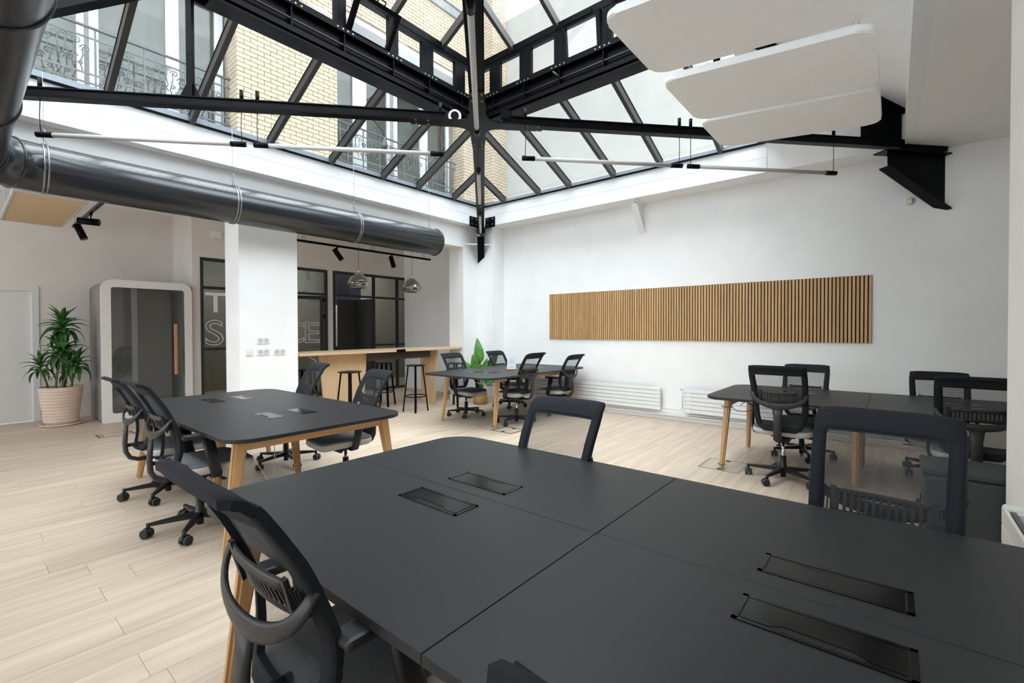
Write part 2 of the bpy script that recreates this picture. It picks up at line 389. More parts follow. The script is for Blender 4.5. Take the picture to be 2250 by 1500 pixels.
rest = MB()
for i, (a, b, y) in enumerate(pl):
    if i < 300:
        me = full if abs(b - a - 1.2) < 1e-4 else MB().box(0, 0.0007, -0.012, b - a - 0.0014, 0.1993, 0).mesh('plank', PLANK)
        obj('plank', me, FL, (a, y, 0))
    elif y < 12.1:
        rest.box(a, y + 0.0007, -0.012, b - 0.0014, y + 0.1993, 0)
rest.build('plank_field', PLANK, FL, kind='stuff')

# ceiling with the skylight hole, roof deck above it
c = MB()
for q in ((-3.6, -2.7, 8.7, SY0 - 0.1), (-3.6, SY0 - 0.1, SX0 - 0.1, SY1 + 0.1), (SX1 + 0.1, SY0 - 0.1, 8.7, SY1 + 0.1), (-3.6, SY1 + 0.1, 8.7, 6.675)):
    c.box(q[0], q[1], ZC, q[2], q[3], ZC + 0.30)
c.box(-3.6, 6.675, 3.42, 8.7, 12.2, ZC + 0.30)
struct('ceiling', c, CEIL)
# curb boards round the skylight, with a fine joint between two boards
def curb(name, x0, y0, x1, y1):
    m = MB().box(x0, y0, ZC, x1, y1, ZC + 0.185).box(x0, y0, ZC + 0.188, x1, y1, 3.70)
    if x1 - x0 > y1 - y0: m.box(x0, y0 + 0.02, ZC + 0.18, x1, y1 - 0.02, ZC + 0.2)
    else: m.box(x0 + 0.02, y0, ZC + 0.18, x1 - 0.02, y1, ZC + 0.2)
    return struct(name, m, CURB)
curb('trim_1', SX0 - .1, SY1, SX1 + .1, SY1 + .1)
curb('trim_2', SX1, 1.24, SX1 + .1, SY1)
curb('trim_3', SX0 - .1, SY0 - .1, SX1 + .1, SY0)
curb('trim_4', SX0 - .1, SY0, SX0, SY1)
struct('trim_5', MB().box(SX1 + 0.012, SY0, ZC, SX1 + .1, 1.24, 3.70), CEIL)

struct('wall_right', MB().box(XW, -2.7, 0, XW + .15, YB, ZC + .05), WHITE)
struct('wall_front', MB().box(-3.6, -0.60, 0, 3.43, -0.45, ZC + .02), WHITE)
struct('wall_front_return', MB().box(3.28, -2.7, 0, 3.43, -0.60, ZC + .02), WHITE)
struct('wall_front_far', MB().box(3.43, -2.7, 0, XW, -2.55, ZC + .02), WHITE)
wl = MB().box(-3.6, -0.45, 0, -3.45, YD + .15, .85).box(-3.6, -0.45, 3.05, -3.45, YD + .15, 3.45)
for a, b in ((-.45, .4), (3.2, 3.5), (6.3, 6.7), (9.4, YD + .15)): wl.box(-3.6, a, .85, -3.45, b, 3.05)
struct('wall_left', wl, WHITE)
for n_, (a, b) in enumerate(((.4, 3.2), (3.5, 6.3), (6.7, 9.4))):  # unseen windows, added to bring daylight onto the room's walls
    m = MB()
    for k in range(5): yy = a + (b - a - .05) * k / 4; m.box(-3.56, yy, .85, -3.50, yy + .05, 3.05)
    m.box(-3.56, a, .85, -3.50, b, .90).box(-3.56, a, 3.0, -3.50, b, 3.05).box(-3.56, a, 2.2, -3.50, b, 2.25)
    o = struct('window_%d' % (n_ + 3), m, mat('anthracite_frame', (0.020, 0.021, 0.023), 0.5, var=0.1))
    MB().box(-3.535, a, .88, -3.529, b, 3.02).build('pane', GLASSW, o)
    l = bpy.data.lights.new('window_portal', 'AREA'); l.shape = 'RECTANGLE'; l.size = 2.2; l.size_y = b - a; l.cycles.is_portal = True
    lo = bpy.data.objects.new('window_portal', l); COL.objects.link(lo); lo.location = (-3.47, (a + b) / 2, 1.95); lo.rotation_euler = (0, -PI / 2, 0)
# back wall with the flush white door
struct('wall_back', MB().box(-3.45, YD, 0, -0.05, YD + .15, 3.45).box(.85, YD, 0, 2.73, YD + .15, 3.45).box(-.05, YD, 2.02, .85, YD + .15, 3.45), BEIGE)
struct('wall_back_return', MB().box(2.58, YB + .15, 0, 2.73, YD, 3.45), BEIGE)
d1 = struct('door_1', MB().box(-0.02, YD + .03, 0.006, .80, YD + .07, 1.985), DOORW)
MB().cyl((0.08, YD + .03, 1.02), (0.08, YD - .03, 1.02), .011, n=10).cyl((0.08, YD - .03, 1.02), (0.2, YD - .03, 1.02), .01, n=10).build('door_handle', CHROME, d1)
struct('trim_6', MB().box(.79, YD - .015, 0, .87, YD + .06, 2.05, bev=.003).box(-.11, YD - .015, 1.97, .79, YD + .06, 2.05, bev=.003).box(-.11, YD - .015, 0, -.03, YD + .06, 1.97, bev=.003), DOORW)
# glazed wall: plaster round two openings
g = MB()
g.box(2.58, YB, 0, 2.695, YB + .15, 3.45).box(2.695, YB, 2.61, 4.975, YB + .15, 3.45).box(4.975, YB, 0, 5.09, YB + .15, 3.45)
g.box(5.09, YB, 2.61, 7.38, YB + .15, 3.45).box(7.38, YB, 0, 8.6, YB + .15, 3.45)
struct('wall_glazed', g, BEIGE)
struct('wall_bay_end', MB().box(8.45, 6.675, 0, 8.6, YB, 3.45), BEIGE)
# fascia beam, column, corner pillar
struct('trim_7', MB().box(-3.45, 6.286, 2.926, 6.188, 6.675, 3.34), WHITE)
struct('wall_column', MB().box(2.295, 6.286, 0, 3.025, 6.734, 2.93), WHITE)
struct('wall_corner_pillar', MB().box(6.586, 5.904, 0, XW, 6.286, 3.34).box(6.188, 6.286, 0, XW, 6.675, 3.34).box(6.6, 6.6, 0, 8.6, 6.675, 3.45), WHITE)
struct('baseboard_right', MB().box(XW - .012, -2.55, 0, XW, 5.904, .07, bev=.003).box(XW - .05, -2.55, .07, XW, 5.904, .085), RADW)
struct('baseboard_back', MB().box(-3.45, YD - .014, 0, -.11, YD, .08).box(.87, YD - .014, 0, 2.58, YD, .08), BEIGE)
struct('baseboard_pillar', MB().box(6.574, 5.892, 0, 6.586, 6.274, .1).box(6.176, 6.274, 0, 6.586, 6.286, .1).box(6.586, 5.892, 0, XW, 5.904, .1), RADW)
# rooms behind the glass
struct('wall_office_back', MB().box(2.73, 11.9, 0, 5.0, 12.05, 3.42), TAUPE)
struct('wall_office_divider', MB().box(5.0, YB + .15, 0, 5.08, 12.05, 3.42), TAUPE)
struct('wall_office_navy', MB().box(5.08, 11.0, 0, 7.0, 11.1, 3.42), NAVY)
struct('wall_office_side', MB().box(7.0, 11.0, 0, 8.6, 11.1, 3.42).box(8.45, YB + .15, 0, 8.6, 11.0, 3.42), TAUPE)
struct('wall_office_left', MB().box(2.58, YD + .15, 0, 2.73, 12.05, 3.42), TAUPE)

# ---- glazed partitions
def window_frame(name, x0, x1, vert, hor, panes, fr=.045):
    """vert: list of (x, z0, z1); hor: (z, x0, x1)"""
    o = struct(name, MB().box(x0, YB - .01, 0, x0 + fr, YB + .06, 2.60).box(x1 - fr, YB - .01, 0, x1, YB + .06, 2.60).box(x0 + fr, YB - .01, 2.60 - fr, x1 - fr, YB + .06, 2.60), FRAMEK)
    for x, z0, z1 in vert: MB().box(x - fr / 2, YB - .008, z0, x + fr / 2, YB + .058, z1).build('mullion', FRAMEK, o)
    for z, a, b in hor: MB().box(a, YB - .006, z - fr / 2, b, YB + .056, z + fr / 2).build('transom', FRAMEK, o)
    for a, b, z0, z1 in panes: MB().box(a, YB + .02, z0, b, YB + .028, z1).build('pane', GLASSD, o)
    return o
w1 = window_frame('window_1', 2.695, 4.97, [(3.98, 0.03, 2.56)], [(2.10, 2.74, 4.925), (1.05, 2.74, 3.96), (.03, 2.74, 3.96)],
                  [(2.74, 3.96, .05, 1.03), (2.74, 3.96, 1.07, 2.08), (2.74, 3.96, 2.12, 2.555), (4.0, 4.925, 2.12, 2.555)])
w2 = window_frame('window_2', 5.10, 7.37, [(6.085, .0, 2.56), (6.725, .03, 2.56)], [(2.10, 5.145, 7.325), (1.03, 6.11, 7.325), (.03, 6.11, 7.325)],
                  [(5.145, 6.06, 2.12, 2.555), (6.11, 6.70, 2.12, 2.555), (6.75, 7.325, 2.12, 2.555), (6.11, 6.70, 1.05, 2.08), (6.75, 7.325, 1.05, 2.08), (6.11, 6.70, .05, 1.01), (6.75, 7.325, .05, 1.01)])
# glass door of window 1, swung a little into the office, and open door leaf of window 2
def glass_door(name, hx, hy, ang, wid, sign):
    R = Matrix.Translation((hx, hy, 0)) @ Matrix.Rotation(ang, 4, 'Z')
    f = .07
    def X(a, b): return (min(a * sign, b * sign), max(a * sign, b * sign))
    m = MB()
    for a, b, z0, z1 in ((0, f, .01, 2.07), (wid - f, wid, .01, 2.07), (f, wid - f, 2.0, 2.07), (f, wid - f, .01, .10)):
        xa, xb = X(a, b); m.box(xa, 0, z0, xb, .045, z1, M=R)
    o = struct(name, m, FRAMEK)
    xa, xb = X(f, wid - f); MB().box(xa, .018, .10, xb, .026, 2.0, M=R).build('pane', GLASSD, o)
    return o
door2 = glass_door('door_2', 4.92, YB + .06, -0.32, .90, -1)
for z in (1.95, 1.6, .3): MB().cyl((4.915, YB + .05, z), (4.915, YB + .05, z + .09), .014, n=8).build('hinge', STEEL, door2)
door3 = struct('door_3', MB().box(5.62, 9.75, 0.01, 6.05, 9.79, 2.07).box(6.05, YB + .1, 0.01, 6.09, 9.79, 2.07), mat('grey_door_leaf', (.07, .072, .072), .5))

# vinyl letters
def letter(ch, x, z, size, outline, parent, name):
    cu = bpy.data.curves.new(name, 'FONT'); cu.body = ch; cu.size = size
    if outline: cu.fill_mode = 'NONE'; cu.bevel_depth = .0045; cu.bevel_resolution = 0
    else: cu.extrude = .001
    cu.offset = 0.0 if outline else size * 0.008
    cu.resolution_u = 5
    t = bpy.data.objects.new('tmp', cu); COL.objects.link(t); bpy.context.view_layer.update()
    me = bpy.data.meshes.new_from_object(t.evaluated_get(bpy.context.evaluated_depsgraph_get())); bpy.data.objects.remove(t)
    xs = [v.co.x for v in me.vertices]; ys = [v.co.y for v in me.vertices]
    if not xs: return None
    x0, x1, y0, y1 = min(xs), max(xs), min(ys), max(ys)
    sc = size / (y1 - y0); me.transform(Matrix.Translation((-x0, -y0, 0))); me.transform(Matrix.Diagonal((sc * 1.12, sc, 1, 1)))
    me.materials.clear(); me.materials.append(VINYL)
    o = bpy.data.objects.new(name, me); COL.objects.link(o); o.parent = parent
    o.matrix_local = Matrix.Translation((x, YB + .012, z)) @ Matrix.Rotation(PI / 2, 4, 'X')
    return o
letter('T', 2.765, 1.68, .34, False, w1, 'lettering')
letter('S', 2.765, 1.11, .44, True, w1, 'lettering_outline')
def door_letter(ch, x, z, size):
    o = letter(ch, 0, 0, size, True, door2, 'lettering_outline')
    R = Matrix.Translation((4.92, YB + .06, 0)) @ Matrix.Rotation(-0.32, 4, 'Z')
    o.matrix_local = R @ Matrix.Translation((x, .012, z)) @ Matrix.Rotation(PI / 2, 4, 'X')
door_letter('E', -.36, 1.11, .42); door_letter('C', -.79, 1.11, .42)

# office fittings behind the glass: radiator, and ceiling lamps added for light
t = thing('column_radiator', 'tall white vertical radiator on the navy wall behind the glass partition', 'radiator', (6.02, 10.98, 0.95))
for i in range(5): MB().box(-.02 + i * .062, -.05, 0, .035 + i * .062, 0, 1.05, bev=.006).build('radiator_tube', RADW, t)
for i, (x, y) in enumerate(((3.9, 10.6), (6.9, 10.1))):
    t = thing('ceiling_lamp', ['pale rectangular ceiling lamp in the office behind the lettered glass', 'pale rectangular ceiling lamp in the room with the navy wall'][i], 'lamp', (x, y, 3.36))
    MB().box(-.3, -.1, 0, .3, .1, .05, bev=.005).build('housing', RADW, t); MB().box(-.28, -.08, -.012, .28, .08, 0).build('diffuser', LAMPC, t)
    l = bpy.data.lights.new('office_lamp', 'AREA'); l.shape = 'RECTANGLE'; l.size = .56; l.size_y = .16; l.energy = 12; l.color = (1, .97, .92)
    lo = bpy.data.objects.new('office_lamp', l); COL.objects.link(lo); lo.location = (x, y, 3.34)
#PART2
# ================================================================== SKYLIGHT
sky = thing('skylight', 'large black-framed glass roof lantern over the room, white curb below', 'skylight', (0, 0, 3.70))
def S(p): return (p[0], p[1], p[2] - 3.70)
TL_, TR_ = 0.51, 0.424          # slopes of the two skirts
RX0, RX1, RY0, RY1 = 1.35, 4.90, 1.34, 4.70   # lantern ring
def hipx(y): return SX1 - (SY1 - y) / 0.871
def skirtz(x, y):               # height of the glass skirt near a point
    return 3.74 + max(0, min((SY1 - y) * TL_ if False else 9, 9)) * 0
zl = lambda y: 3.76 + (SY1 - y) * 0.48
zr = lambda x: 3.76 + (SX1 - x) * 0.418
# rafters: back skirt (left in view), running towards -Y
lraf = [0.30, 1.04, 1.76, 2.60, 3.43, 4.28, 4.96, 5.77]
def back_end(x):
    if x > RX1: return SY1 - (SX1 - x) * 0.871
    if x < RX0: return SY1 - (x - SX0) * 0.916
    return RY0 + (RY1 - RY0)
for x in lraf:
    ye = back_end(x); a, b = Vector((x, SY1 - .005, zl(SY1) - .035)), Vector((x, ye, zl(ye) - .035))
    MB().bar(S(a), S(b), .05, .10).build('rafter', STEELG, sky)
    MB().bar(S(a + Vector((0, 0, .056))), S(b + Vector((0, 0, .056))), .062, .012).build('glazing_bar', STEEL, sky)
rraf = [1.78, 2.59, 3.33, 4.13, 4.75, 5.53]
for y in rraf:
    xe = RX1 if y <= RY1 else SX1 - (SY1 - y) / 0.871
    a, b = Vector((SX1 - .005, y, zr(SX1) - .035)), Vector((xe, y, zr(xe) - .035))
    MB().bar(S(a), S(b), .05, .10).build('rafter', STEELG, sky)
    MB().bar(S(a + Vector((0, 0, .056))), S(b + Vector((0, 0, .056))), .062, .012).build('glazing_bar', STEEL, sky)
# hips
NEc, NWc, SEc, SWc = (SX1, SY1), (SX0, SY1), (SX1, SY0), (SX0, SY0)
for (cx, cy), (rx, ry) in ((NEc, (RX1, RY1)), (NWc, (RX0, RY1)), (SEc, (RX1, RY0)), (SWc, (RX0, RY0))):
    MB().bar(S((cx, cy, 3.72)), S((rx, ry, 4.40)), .09, .12).build('hip_rafter', STEEL, sky)
# panes of the back skirt
def zpl(x, y): return zl(y) + .018
xs = [SX0] + lraf + [SX1]
def clip_back(xa, xb):
    P = [(xa, SY1)]
    P.append((xb, SY1))
    P.append((xb, back_end(xb)))
    for c_ in (RX1, RX0):
        if xa < c_ < xb: P.append((c_, RY1))
    P.append((xa, back_end(xa)))
    Q = []
    for q in P:
        if not Q or (abs(q[0] - Q[-1][0]) + abs(q[1] - Q[-1][1])) > 1e-3: Q.append(q)
    if abs(Q[0][0] - Q[-1][0]) + abs(Q[0][1] - Q[-1][1]) < 1e-3: Q.pop()
    return Q
for xa, xb in zip(xs, xs[1:]):
    MB().plate([S((x, y, zpl(x, y))) for x, y in clip_back(xa + .004, xb - .004)], .006).build('pane', GLASS, sky)
ys = [1.24] + rraf + [SY1]
def right_end(y): return RX1 if y <= RY1 else SX1 - (SY1 - y) / 0.871
for ya, yb in zip(ys, ys[1:]):
    ya, yb = ya + .004, yb - .004
    P = [(SX1, ya), (SX1, yb), (right_end(yb), yb)]
    if ya < RY1 < yb: P.append((RX1, RY1))
    P.append((right_end(ya), ya))
    if abs(P[1][0] - P[2][0]) + abs(P[1][1] - P[2][1]) < 2e-3: P.pop(2)
    MB().plate([S((x, y, zr(x) + .018)) for x, y in P], .006).build('pane', GLASS, sky)
# opaque white lining of the right skirt's end, the front skirt and the left skirt in glass
MB().plate([S(p) for p in ((SX1, SY0, 3.70), (SX1, 1.24, 3.70), (RX1, 1.24 + .1, zr(RX1)), (RX1, RY0, zr(RX1)))], .03).build('lining_panel', CEIL, sky)
MB().plate([S(p) for p in ((SX0, SY0, 3.70), (SX1, SY0, 3.70), (RX1, RY0, 4.44), (RX0, RY0, 4.44))], .03).build('lining_panel', CEIL, sky)
for k in range(4):
    f0, f1 = k / 4 + .004, (k + 1) / 4 - .004
    a = [(SX0, SY0 + (SY1 - SY0) * f, 3.78) for f in (f0, f1)]; b = [(RX0, RY0 + (RY1 - RY0) * f, 4.46) for f in (f1, f0)]
    MB().plate([S(q) for q in a + b], .006).build('pane', GLASS, sky)
for f in (.25, .5, .75):
    MB().bar(S((SX0, SY0 + (SY1 - SY0) * f, 3.72)), S((RX0, RY0 + (RY1 - RY0) * f, 4.40)), .05, .10).build('rafter', STEELG, sky)
# frame at the foot of the glass: black angle and grey sloped sill
for a, b, n in (((SX0, SY1 - .012, 3.70), (SX1, SY1 - .012, 3.70), (0, -1)), ((SX1 - .012, SY1, 3.70), (SX1 - .012, 1.24, 3.70), (-1, 0))):
    MB().bar(S(a), S(b), .03, .022).build('foot_angle', STEEL, sky)
for (x0, x1) in zip(xs, xs[1:]):
    MB().plate([S(p) for p in ((x0 + .03, SY1 - .004, 3.712), (x1 - .03, SY1 - .004, 3.712), (x1 - .03, SY1 - .004, 3.775), (x0 + .03, SY1 - .004, 3.775))], .006).build('sill', ALU, sky)
MB().box(SX1 - .006, 1.24, 3.712 - 3.70, SX1, SY1 - .01, 3.765 - 3.70).build('sill', ALU, sky)
# lantern ring: plate girder with stiffeners, clerestory windows, head
posts_b = [1.60, 2.20, 2.775, 3.42, 3.975, 4.555]
posts_r = [4.31, 3.775, 3.22, 2.61, 2.06, 1.52]
def ring_side(o, ax, inn, L, pos, full=True):
    """o origin corner (x,y), ax direction along, inn direction inwards"""
    A, I = Vector(ax + (0,)), Vector(inn + (0,)); O = Vector((o[0], o[1], 0))
    def P(s, i, z): return S(O + A * s + I * i + Vector((0, 0, z)))
    upz = (0, 0, 1)
    def bx(s0, s1, i0, i1, z0, z1):
        return MB().bar(P(s0, (i0 + i1) / 2, (z0 + z1) / 2), P(s1, (i0 + i1) / 2, (z0 + z1) / 2), abs(i1 - i0), z1 - z0)
    bx(-.05, L + .05, -.08, .13, 4.255, 4.272).build('girder_bottom_flange', STEEL, sky)
    bx(0, L, -.006, .006, 4.272, 4.64).build('girder_web', STEEL, sky)
    m = bx(0, L, .006, .07, 4.335, 4.345); m.bar(P(0, .075, 4.36), P(L, .075, 4.36), .008, .05); m.build('girder_angle', STEEL, sky)
    MB().tube([P(.05, .045, 4.475), P(L - .05, .045, 4.475)], .012, n=8).build('conduit', CABK, sky)
    bx(0, L, -.05, .075, 4.632, 4.648).build('girder_top_flange', STEEL, sky)
    m = bx(0, L, .07, .08, 4.60, 4.648); m.build('girder_lip', STEEL, sky)
    for s in pos:
        if not full: continue
        MB().bar(P(s, .035, 4.345), P(s, .035, 4.632), .012, .06, upv=I).build('stiffener', STEEL, sky)
        b_ = MB()
        for ds in (-.09, -.03, .03, .09):
            if 0 < s + ds < L: b_.cyl(P(s + ds, .08, 4.624), P(s + ds, .088, 4.624), .009, n=8)
        b_.build('bolt_row', GALV, sky, kind='stuff')
        MB().bar(P(s, 0, 4.648), P(s, 0, 5.10), .085, .06, upv=I).build('post', STEEL, sky)
    bx(-.02, L + .02, -.04, .035, 5.10, 5.19).build('head_beam', STEEL, sky)
    bx(-.02, L + .02, -.055, -.045, 5.19, 5.215).build('eaves_sill', ALU, sky)
    return P
def sash(P, s0, s1, z0, z1, tilt=0.0):
    """window sash between posts; tilt leans its head inwards about the sill"""
    f = .05
    ca, sa = math.cos(tilt), math.sin(tilt)
    def Q(s, i, z):
        zz = z - z0
        return P(s, i * ca + zz * sa + .0, z0 + zz * ca - i * sa)
    def slab(a, b, z_0, z_1, i0, i1, m):
        v = [m.bm.verts.new(Q(s, i, z)) for z in (z_0, z_1) for s, i in ((a, i0), (b, i0), (b, i1), (a, i1))]
        for q in ((0, 3, 2, 1), (4, 5, 6, 7), (0, 1, 5, 4), (1, 2, 6, 5), (2, 3, 7, 6), (3, 0, 4, 7)): m.bm.faces.new([v[i] for i in q])
        return m
    m = MB(); slab(s0, s0 + f, z0, z1, -.02, .03, m); slab(s1 - f, s1, z0, z1, -.02, .03, m); slab(s0 + f, s1 - f, z0, z0 + f, -.02, .03, m); slab(s0 + f, s1 - f, z1 - f, z1, -.02, .03, m)
    o = m.build('sash', STEEL, sky)
    slab(s0 + f, s1 - f, z0 + f, z1 - f, 0, .006, MB()).build('pane', GLASSW, o)
    return Q
P = ring_side((RX0, RY1), (1, 0), (0, -1), RX1 - RX0, [x - RX0 for x in posts_b])
b = [RX0 + .03] + posts_b + [RX1 - .03]
for x0, x1 in zip(b, b[1:]):
    s0, s1 = x0 - RX0 + (.045 if x0 in posts_b else 0), x1 - RX0 - (.045 if x1 in posts_b else 0)
    op = abs(x0 - 2.775) < .01
    Q = sash(P, s0, s1, 4.652 + (.01 if op else 0), 5.095, .62 if op else 0)
    if op:
        MB().tube([Q((s0 + s1) / 2 - .05, .03, 5.09), Q((s0 + s1) / 2 - .04, .05, 5.13), Q((s0 + s1) / 2 + .04, .05, 5.13), Q((s0 + s1) / 2 + .05, .03, 5.09)], .008).build('sash_handle', STEEL, sky)
        MB().bar(P(s0 + .02, .02, 4.95), Q(s0 + .01, 0, 4.9), .012, .006).build('stay_arm', STEEL, sky)
P = ring_side((RX1, RY1), (0, -1), (-1, 0), RY1 - RY0, [RY1 - y for y in posts_r])
b = [RY1 - .03] + posts_r + [RY0 + .03]
for y0, y1 in zip(b, b[1:]):
    s0, s1 = RY1 - y0 + (.045 if y0 in posts_r else 0), RY1 - y1 - (.045 if y1 in posts_r else 0)
    Q = sash(P, s0, s1, 4.652, 5.095, .10 if abs(y0 - 3.22) < .01 else 0)
    if abs(y0 - 3.22) < .01:
        MB().bar(P(s0 + .02, .06, 5.10), P(s1 - .1, .06, 5.10), .05, .05).build('chain_actuator', STEEL, sky)
MB().tube([(4.86, 3.30, .885), (4.80, 3.28, .86), (4.78, 3.22, .80), (4.82, 3.20, .775)], .014).build('actuator_cable', CABK, sky)
P = ring_side((RX1, RY0), (-1, 0), (0, 1), RX1 - RX0, [.6, 1.2, 1.8, 2.4, 3.0])
P = ring_side((RX0, RY0), (0, 1), (1, 0), RY1 - RY0, [.6, 1.2, 1.8, 2.4, 3.0])
# upper roof
AP = Vector((3.13, 3.02, 6.06))
E = {'NE': (RX1, RY1), 'NW': (RX0, RY1), 'SE': (RX1, RY0), 'SW': (RX0, RY0)}
for k in E: MB().bar(S((E[k][0], E[k][1], 5.19)), S(AP - Vector((0, 0, .03))), .07, .11).build('upper_hip', STEELG, sky)
def up_back(x):      # y, z on the upper back slope's hips at x
    f = (RX1 - x) / (RX1 - AP.x) if x > AP.x else (x - RX0) / (AP.x - RX0)
    return RY1 + (AP.y - RY1) * f, 5.2 + (AP.z - 5.2) * f
def up_right(y):
    f = (RY1 - y) / (RY1 - AP.y) if y > AP.y else (y - RY0) / (AP.y - RY0)
    return RX1 + (AP.x - RX1) * f, 5.2 + (AP.z - 5.2) * f
for x in (4.24, 3.45, 2.66, 1.87):
    y_, z_ = up_back(x)
    MB().bar(S((x, RY1, 5.17)), S((x, y_, z_ - .03)), .05, .10).build('upper_rafter', STEELG, sky)
for y in (4.0, 3.27, 2.5, 1.8):
    x_, z_ = up_right(y)
    MB().bar(S((RX1, y, 5.17)), S((x_, y, z_ - .03)), .05, .10).build('upper_rafter', STEELG, sky)
for a, b_ in (('NE', 'NW'), ('SE', 'NE'), ('SW', 'SE'), ('NW', 'SW')):
    MB().plate([S((E[a][0], E[a][1], 5.222)), S((E[b_][0], E[b_][1], 5.222)), S(AP + Vector((0, 0, .03)))], .006).build('upper_pane', GLASS, sky)

# ================================================================== TIE TRUSS
HUB = Vector((3.177, 3.024, 3.30))
tr = thing('steel_truss', 'black riveted steel cross of tie beams with a star-shaped gusset plate in its middle', 'truss', (HUB.x, HUB.y, HUB.z))
def T(p): return Vector(p) - HUB
cor = [(6.50, 6.12), (-.2, 6.12), (-.2, -.08), (6.53, -.06)]
dirs = [(Vector((x, y, 0)) - Vector((HUB.x, HUB.y, 0))) for x, y in cor]; lens = [d.length for d in dirs]; dirs = [d.normalized() for d in dirs]
for i, (d, L) in enumerate(zip(dirs, lens)):
    n = Vector((-d.y, d.x, 0)); wv = .10 if i in (0, 2) else .085
    e = d * (L + (.0 if i != 0 else 0))
    m = MB().bar(d * .3, e, wv, .012, w1=wv)
    m.bar(d * .3 + n * (wv / 2 - .005) + Vector((0, 0, .03)), e + n * (wv / 2 - .005) + Vector((0, 0, .03)), .01, .06)
    m.bar(d * .3 - n * (wv / 2 - .005) + Vector((0, 0, .03)), e - n * (wv / 2 - .005) + Vector((0, 0, .03)), .01, .06)
    m.bar(d * .3 + Vector((0, 0, .066)), e + Vector((0, 0, .066)), wv + .03, .01)
    m.build('tie_beam', STEEL, tr)
# gusset star with hollow flanks
pts = []
for i in range(4):
    d = dirs[i]; n = Vector((-d.y, d.x, 0)); e = dirs[(i + 1) % 4]; ne = Vector((-e.y, e.x, 0)); Lg = .62
    p0, p2 = d * Lg + n * .06, e * Lg - ne * .06; pm = (d + e).normalized() * .05
    p0b, p2b = d * .30 + n * .075, e * .30 - ne * .075
    pts += [d * Lg - n * .06, p0] if False else [p0]
    for k in range(0, 9):
        t_ = k / 8; pts.append(p0b * (1 - t_) ** 2 + pm * 2 * t_ * (1 - t_) + p2b * t_ ** 2)
    pts.append(p2)
MB().plate([p + Vector((0, 0, -.012)) for p in pts], .012).build('gusset_plate', STEEL, tr)
rv = MB()
for i in range(4):
    d = dirs[i]; n = Vector((-d.y, d.x, 0))
    for s in (.46, .57):
        for o_ in (-.04, .04):
            p = d * s + n * o_; rv.lathe([(0, -.019), (.008, -.018), (.011, -.012)], c=p, n=8)
rv.build('rivets', mat('brass_rivet_heads', (.35, .2, .05), .4, metal=.6), tr, kind='stuff')
# struts up to the lantern corners
for i, (cx, cy) in enumerate(((RX1, RY1), (RX0, RY1), (RX0, RY0), (RX1, RY0))):
    d = dirs[i]; q = d * (Vector((cx, cy, 0)) - Vector((HUB.x, HUB.y, 0))).dot(d)
    MB().bar(q + Vector((0, 0, .06)), q + Vector((0, 0, .955)), .05, .045, upv=d).build('strut', STEEL, tr)
    MB().plate([q + d * .09 + Vector((0, 0, .07)), q - d * .09 + Vector((0, 0, .07)), q - d * .03 + Vector((0, 0, .2)), q + d * .03 + Vector((0, 0, .2))], .01, both=True).build('strut_foot', STEEL, tr)
# corner brackets: triangular plates with a sloping flange
def bracket(i, e_far, zt, zb, inner, webz=None):
    d = dirs[i]; n = Vector((-d.y, d.x, 0)); far = Vector((e_far[0], e_far[1], 0)) - Vector((HUB.x, HUB.y, 0)); F = far.dot(d); s0 = F - inner
    def V(s, z, o=0): return d * s + n * o + Vector((0, 0, z - HUB.z))
    MB().plate([V(s0, zt - .12), V(F, zb), V(F, zt), V(s0, zt)], .014, both=True).build('bracket_plate', STEEL, tr)
    MB().bar(V(s0 - .04, zt - .15), V(F + .02, zb - .03), .13, .012, upv=n.cross(V(F, zb) - V(s0, zt - .12))).build('bracket_flange', STEEL, tr)
    MB().bar(V(s0 - .1, zt + .006), V(F, zt + .006), .16, .012).build('bracket_chord', STEEL, tr)
    b = MB()
    k = 8
    for j in range(k):
        s = s0 + .03 + (F - s0 - .06) * j / (k - 1)
        for sg in (-1, 1): b.lathe([(.010, 0), (.008, -.01), (0, -.012)], c=V(s, zt, .035 * sg) + Vector((0, 0, -.001)), n=6)
    b.build('rivets', STEEL, tr, kind='stuff')
    return V, F
V, F = bracket(0, (6.586, 6.286), 3.24, 2.68, .44)
V, F = bracket(3, (6.905, -.43), 3.24, 2.69, .70)
bracket(1, (-.2, 6.12), 3.24, 2.69, .5)
# deep web plate between hip and tie at the front right corner
sC = lens[3]
MB().plate([V(sC - .50, 3.37), V(sC - .02, 3.37), V(sC - .02, 3.66), V(sC - .50, 3.87)], .014, both=True).build('girder_web_plate', STEEL, tr)
MB().bar(V(sC - .50, 3.83, .035), V(sC - .02, 3.62, .035), .06, .012, upv=(0, 0, 1)).build('web_angle', STEEL, tr)
for ds in (.05, .13): MB().bar(V(sC - ds, 3.36, .03), V(sC - ds, 3.64, .03), .012, .06).build('web_stiffener', STEEL, tr)
MB().bar(V(sC, 3.33), V(F - .02, 3.33), .10, .10).build('bearing_channel', STEEL, tr)
# bolted angle plates on the curb at the back right corner
for q in ((SX1 - .34, SY1 - .014, SX1 - .1, SY1 - .002), (SX1 - .014, SY1 - .34, SX1 - .002, SY1 - .1)):
    MB().box(q[0] - HUB.x, q[1] - HUB.y, .0, q[2] - HUB.x, q[3] - HUB.y, .19).build('curb_plate', STEEL, tr)
bo = MB()
for j in range(2):
    for z in (.05, .15):
        bo.cyl((SX1 - .29 + j * .12 - HUB.x, SY1 - .026 - HUB.y, z), (SX1 - .29 + j * .12 - HUB.x, SY1 - .014 - HUB.y, z), .012, n=6)
        bo.cyl((SX1 - .026 - HUB.x, SY1 - .29 + j * .12 - HUB.y, z), (SX1 - .014 - HUB.x, SY1 - .29 + j * .12 - HUB.y, z), .012, n=6)
bo.build('bolts', GALV, tr, kind='stuff')

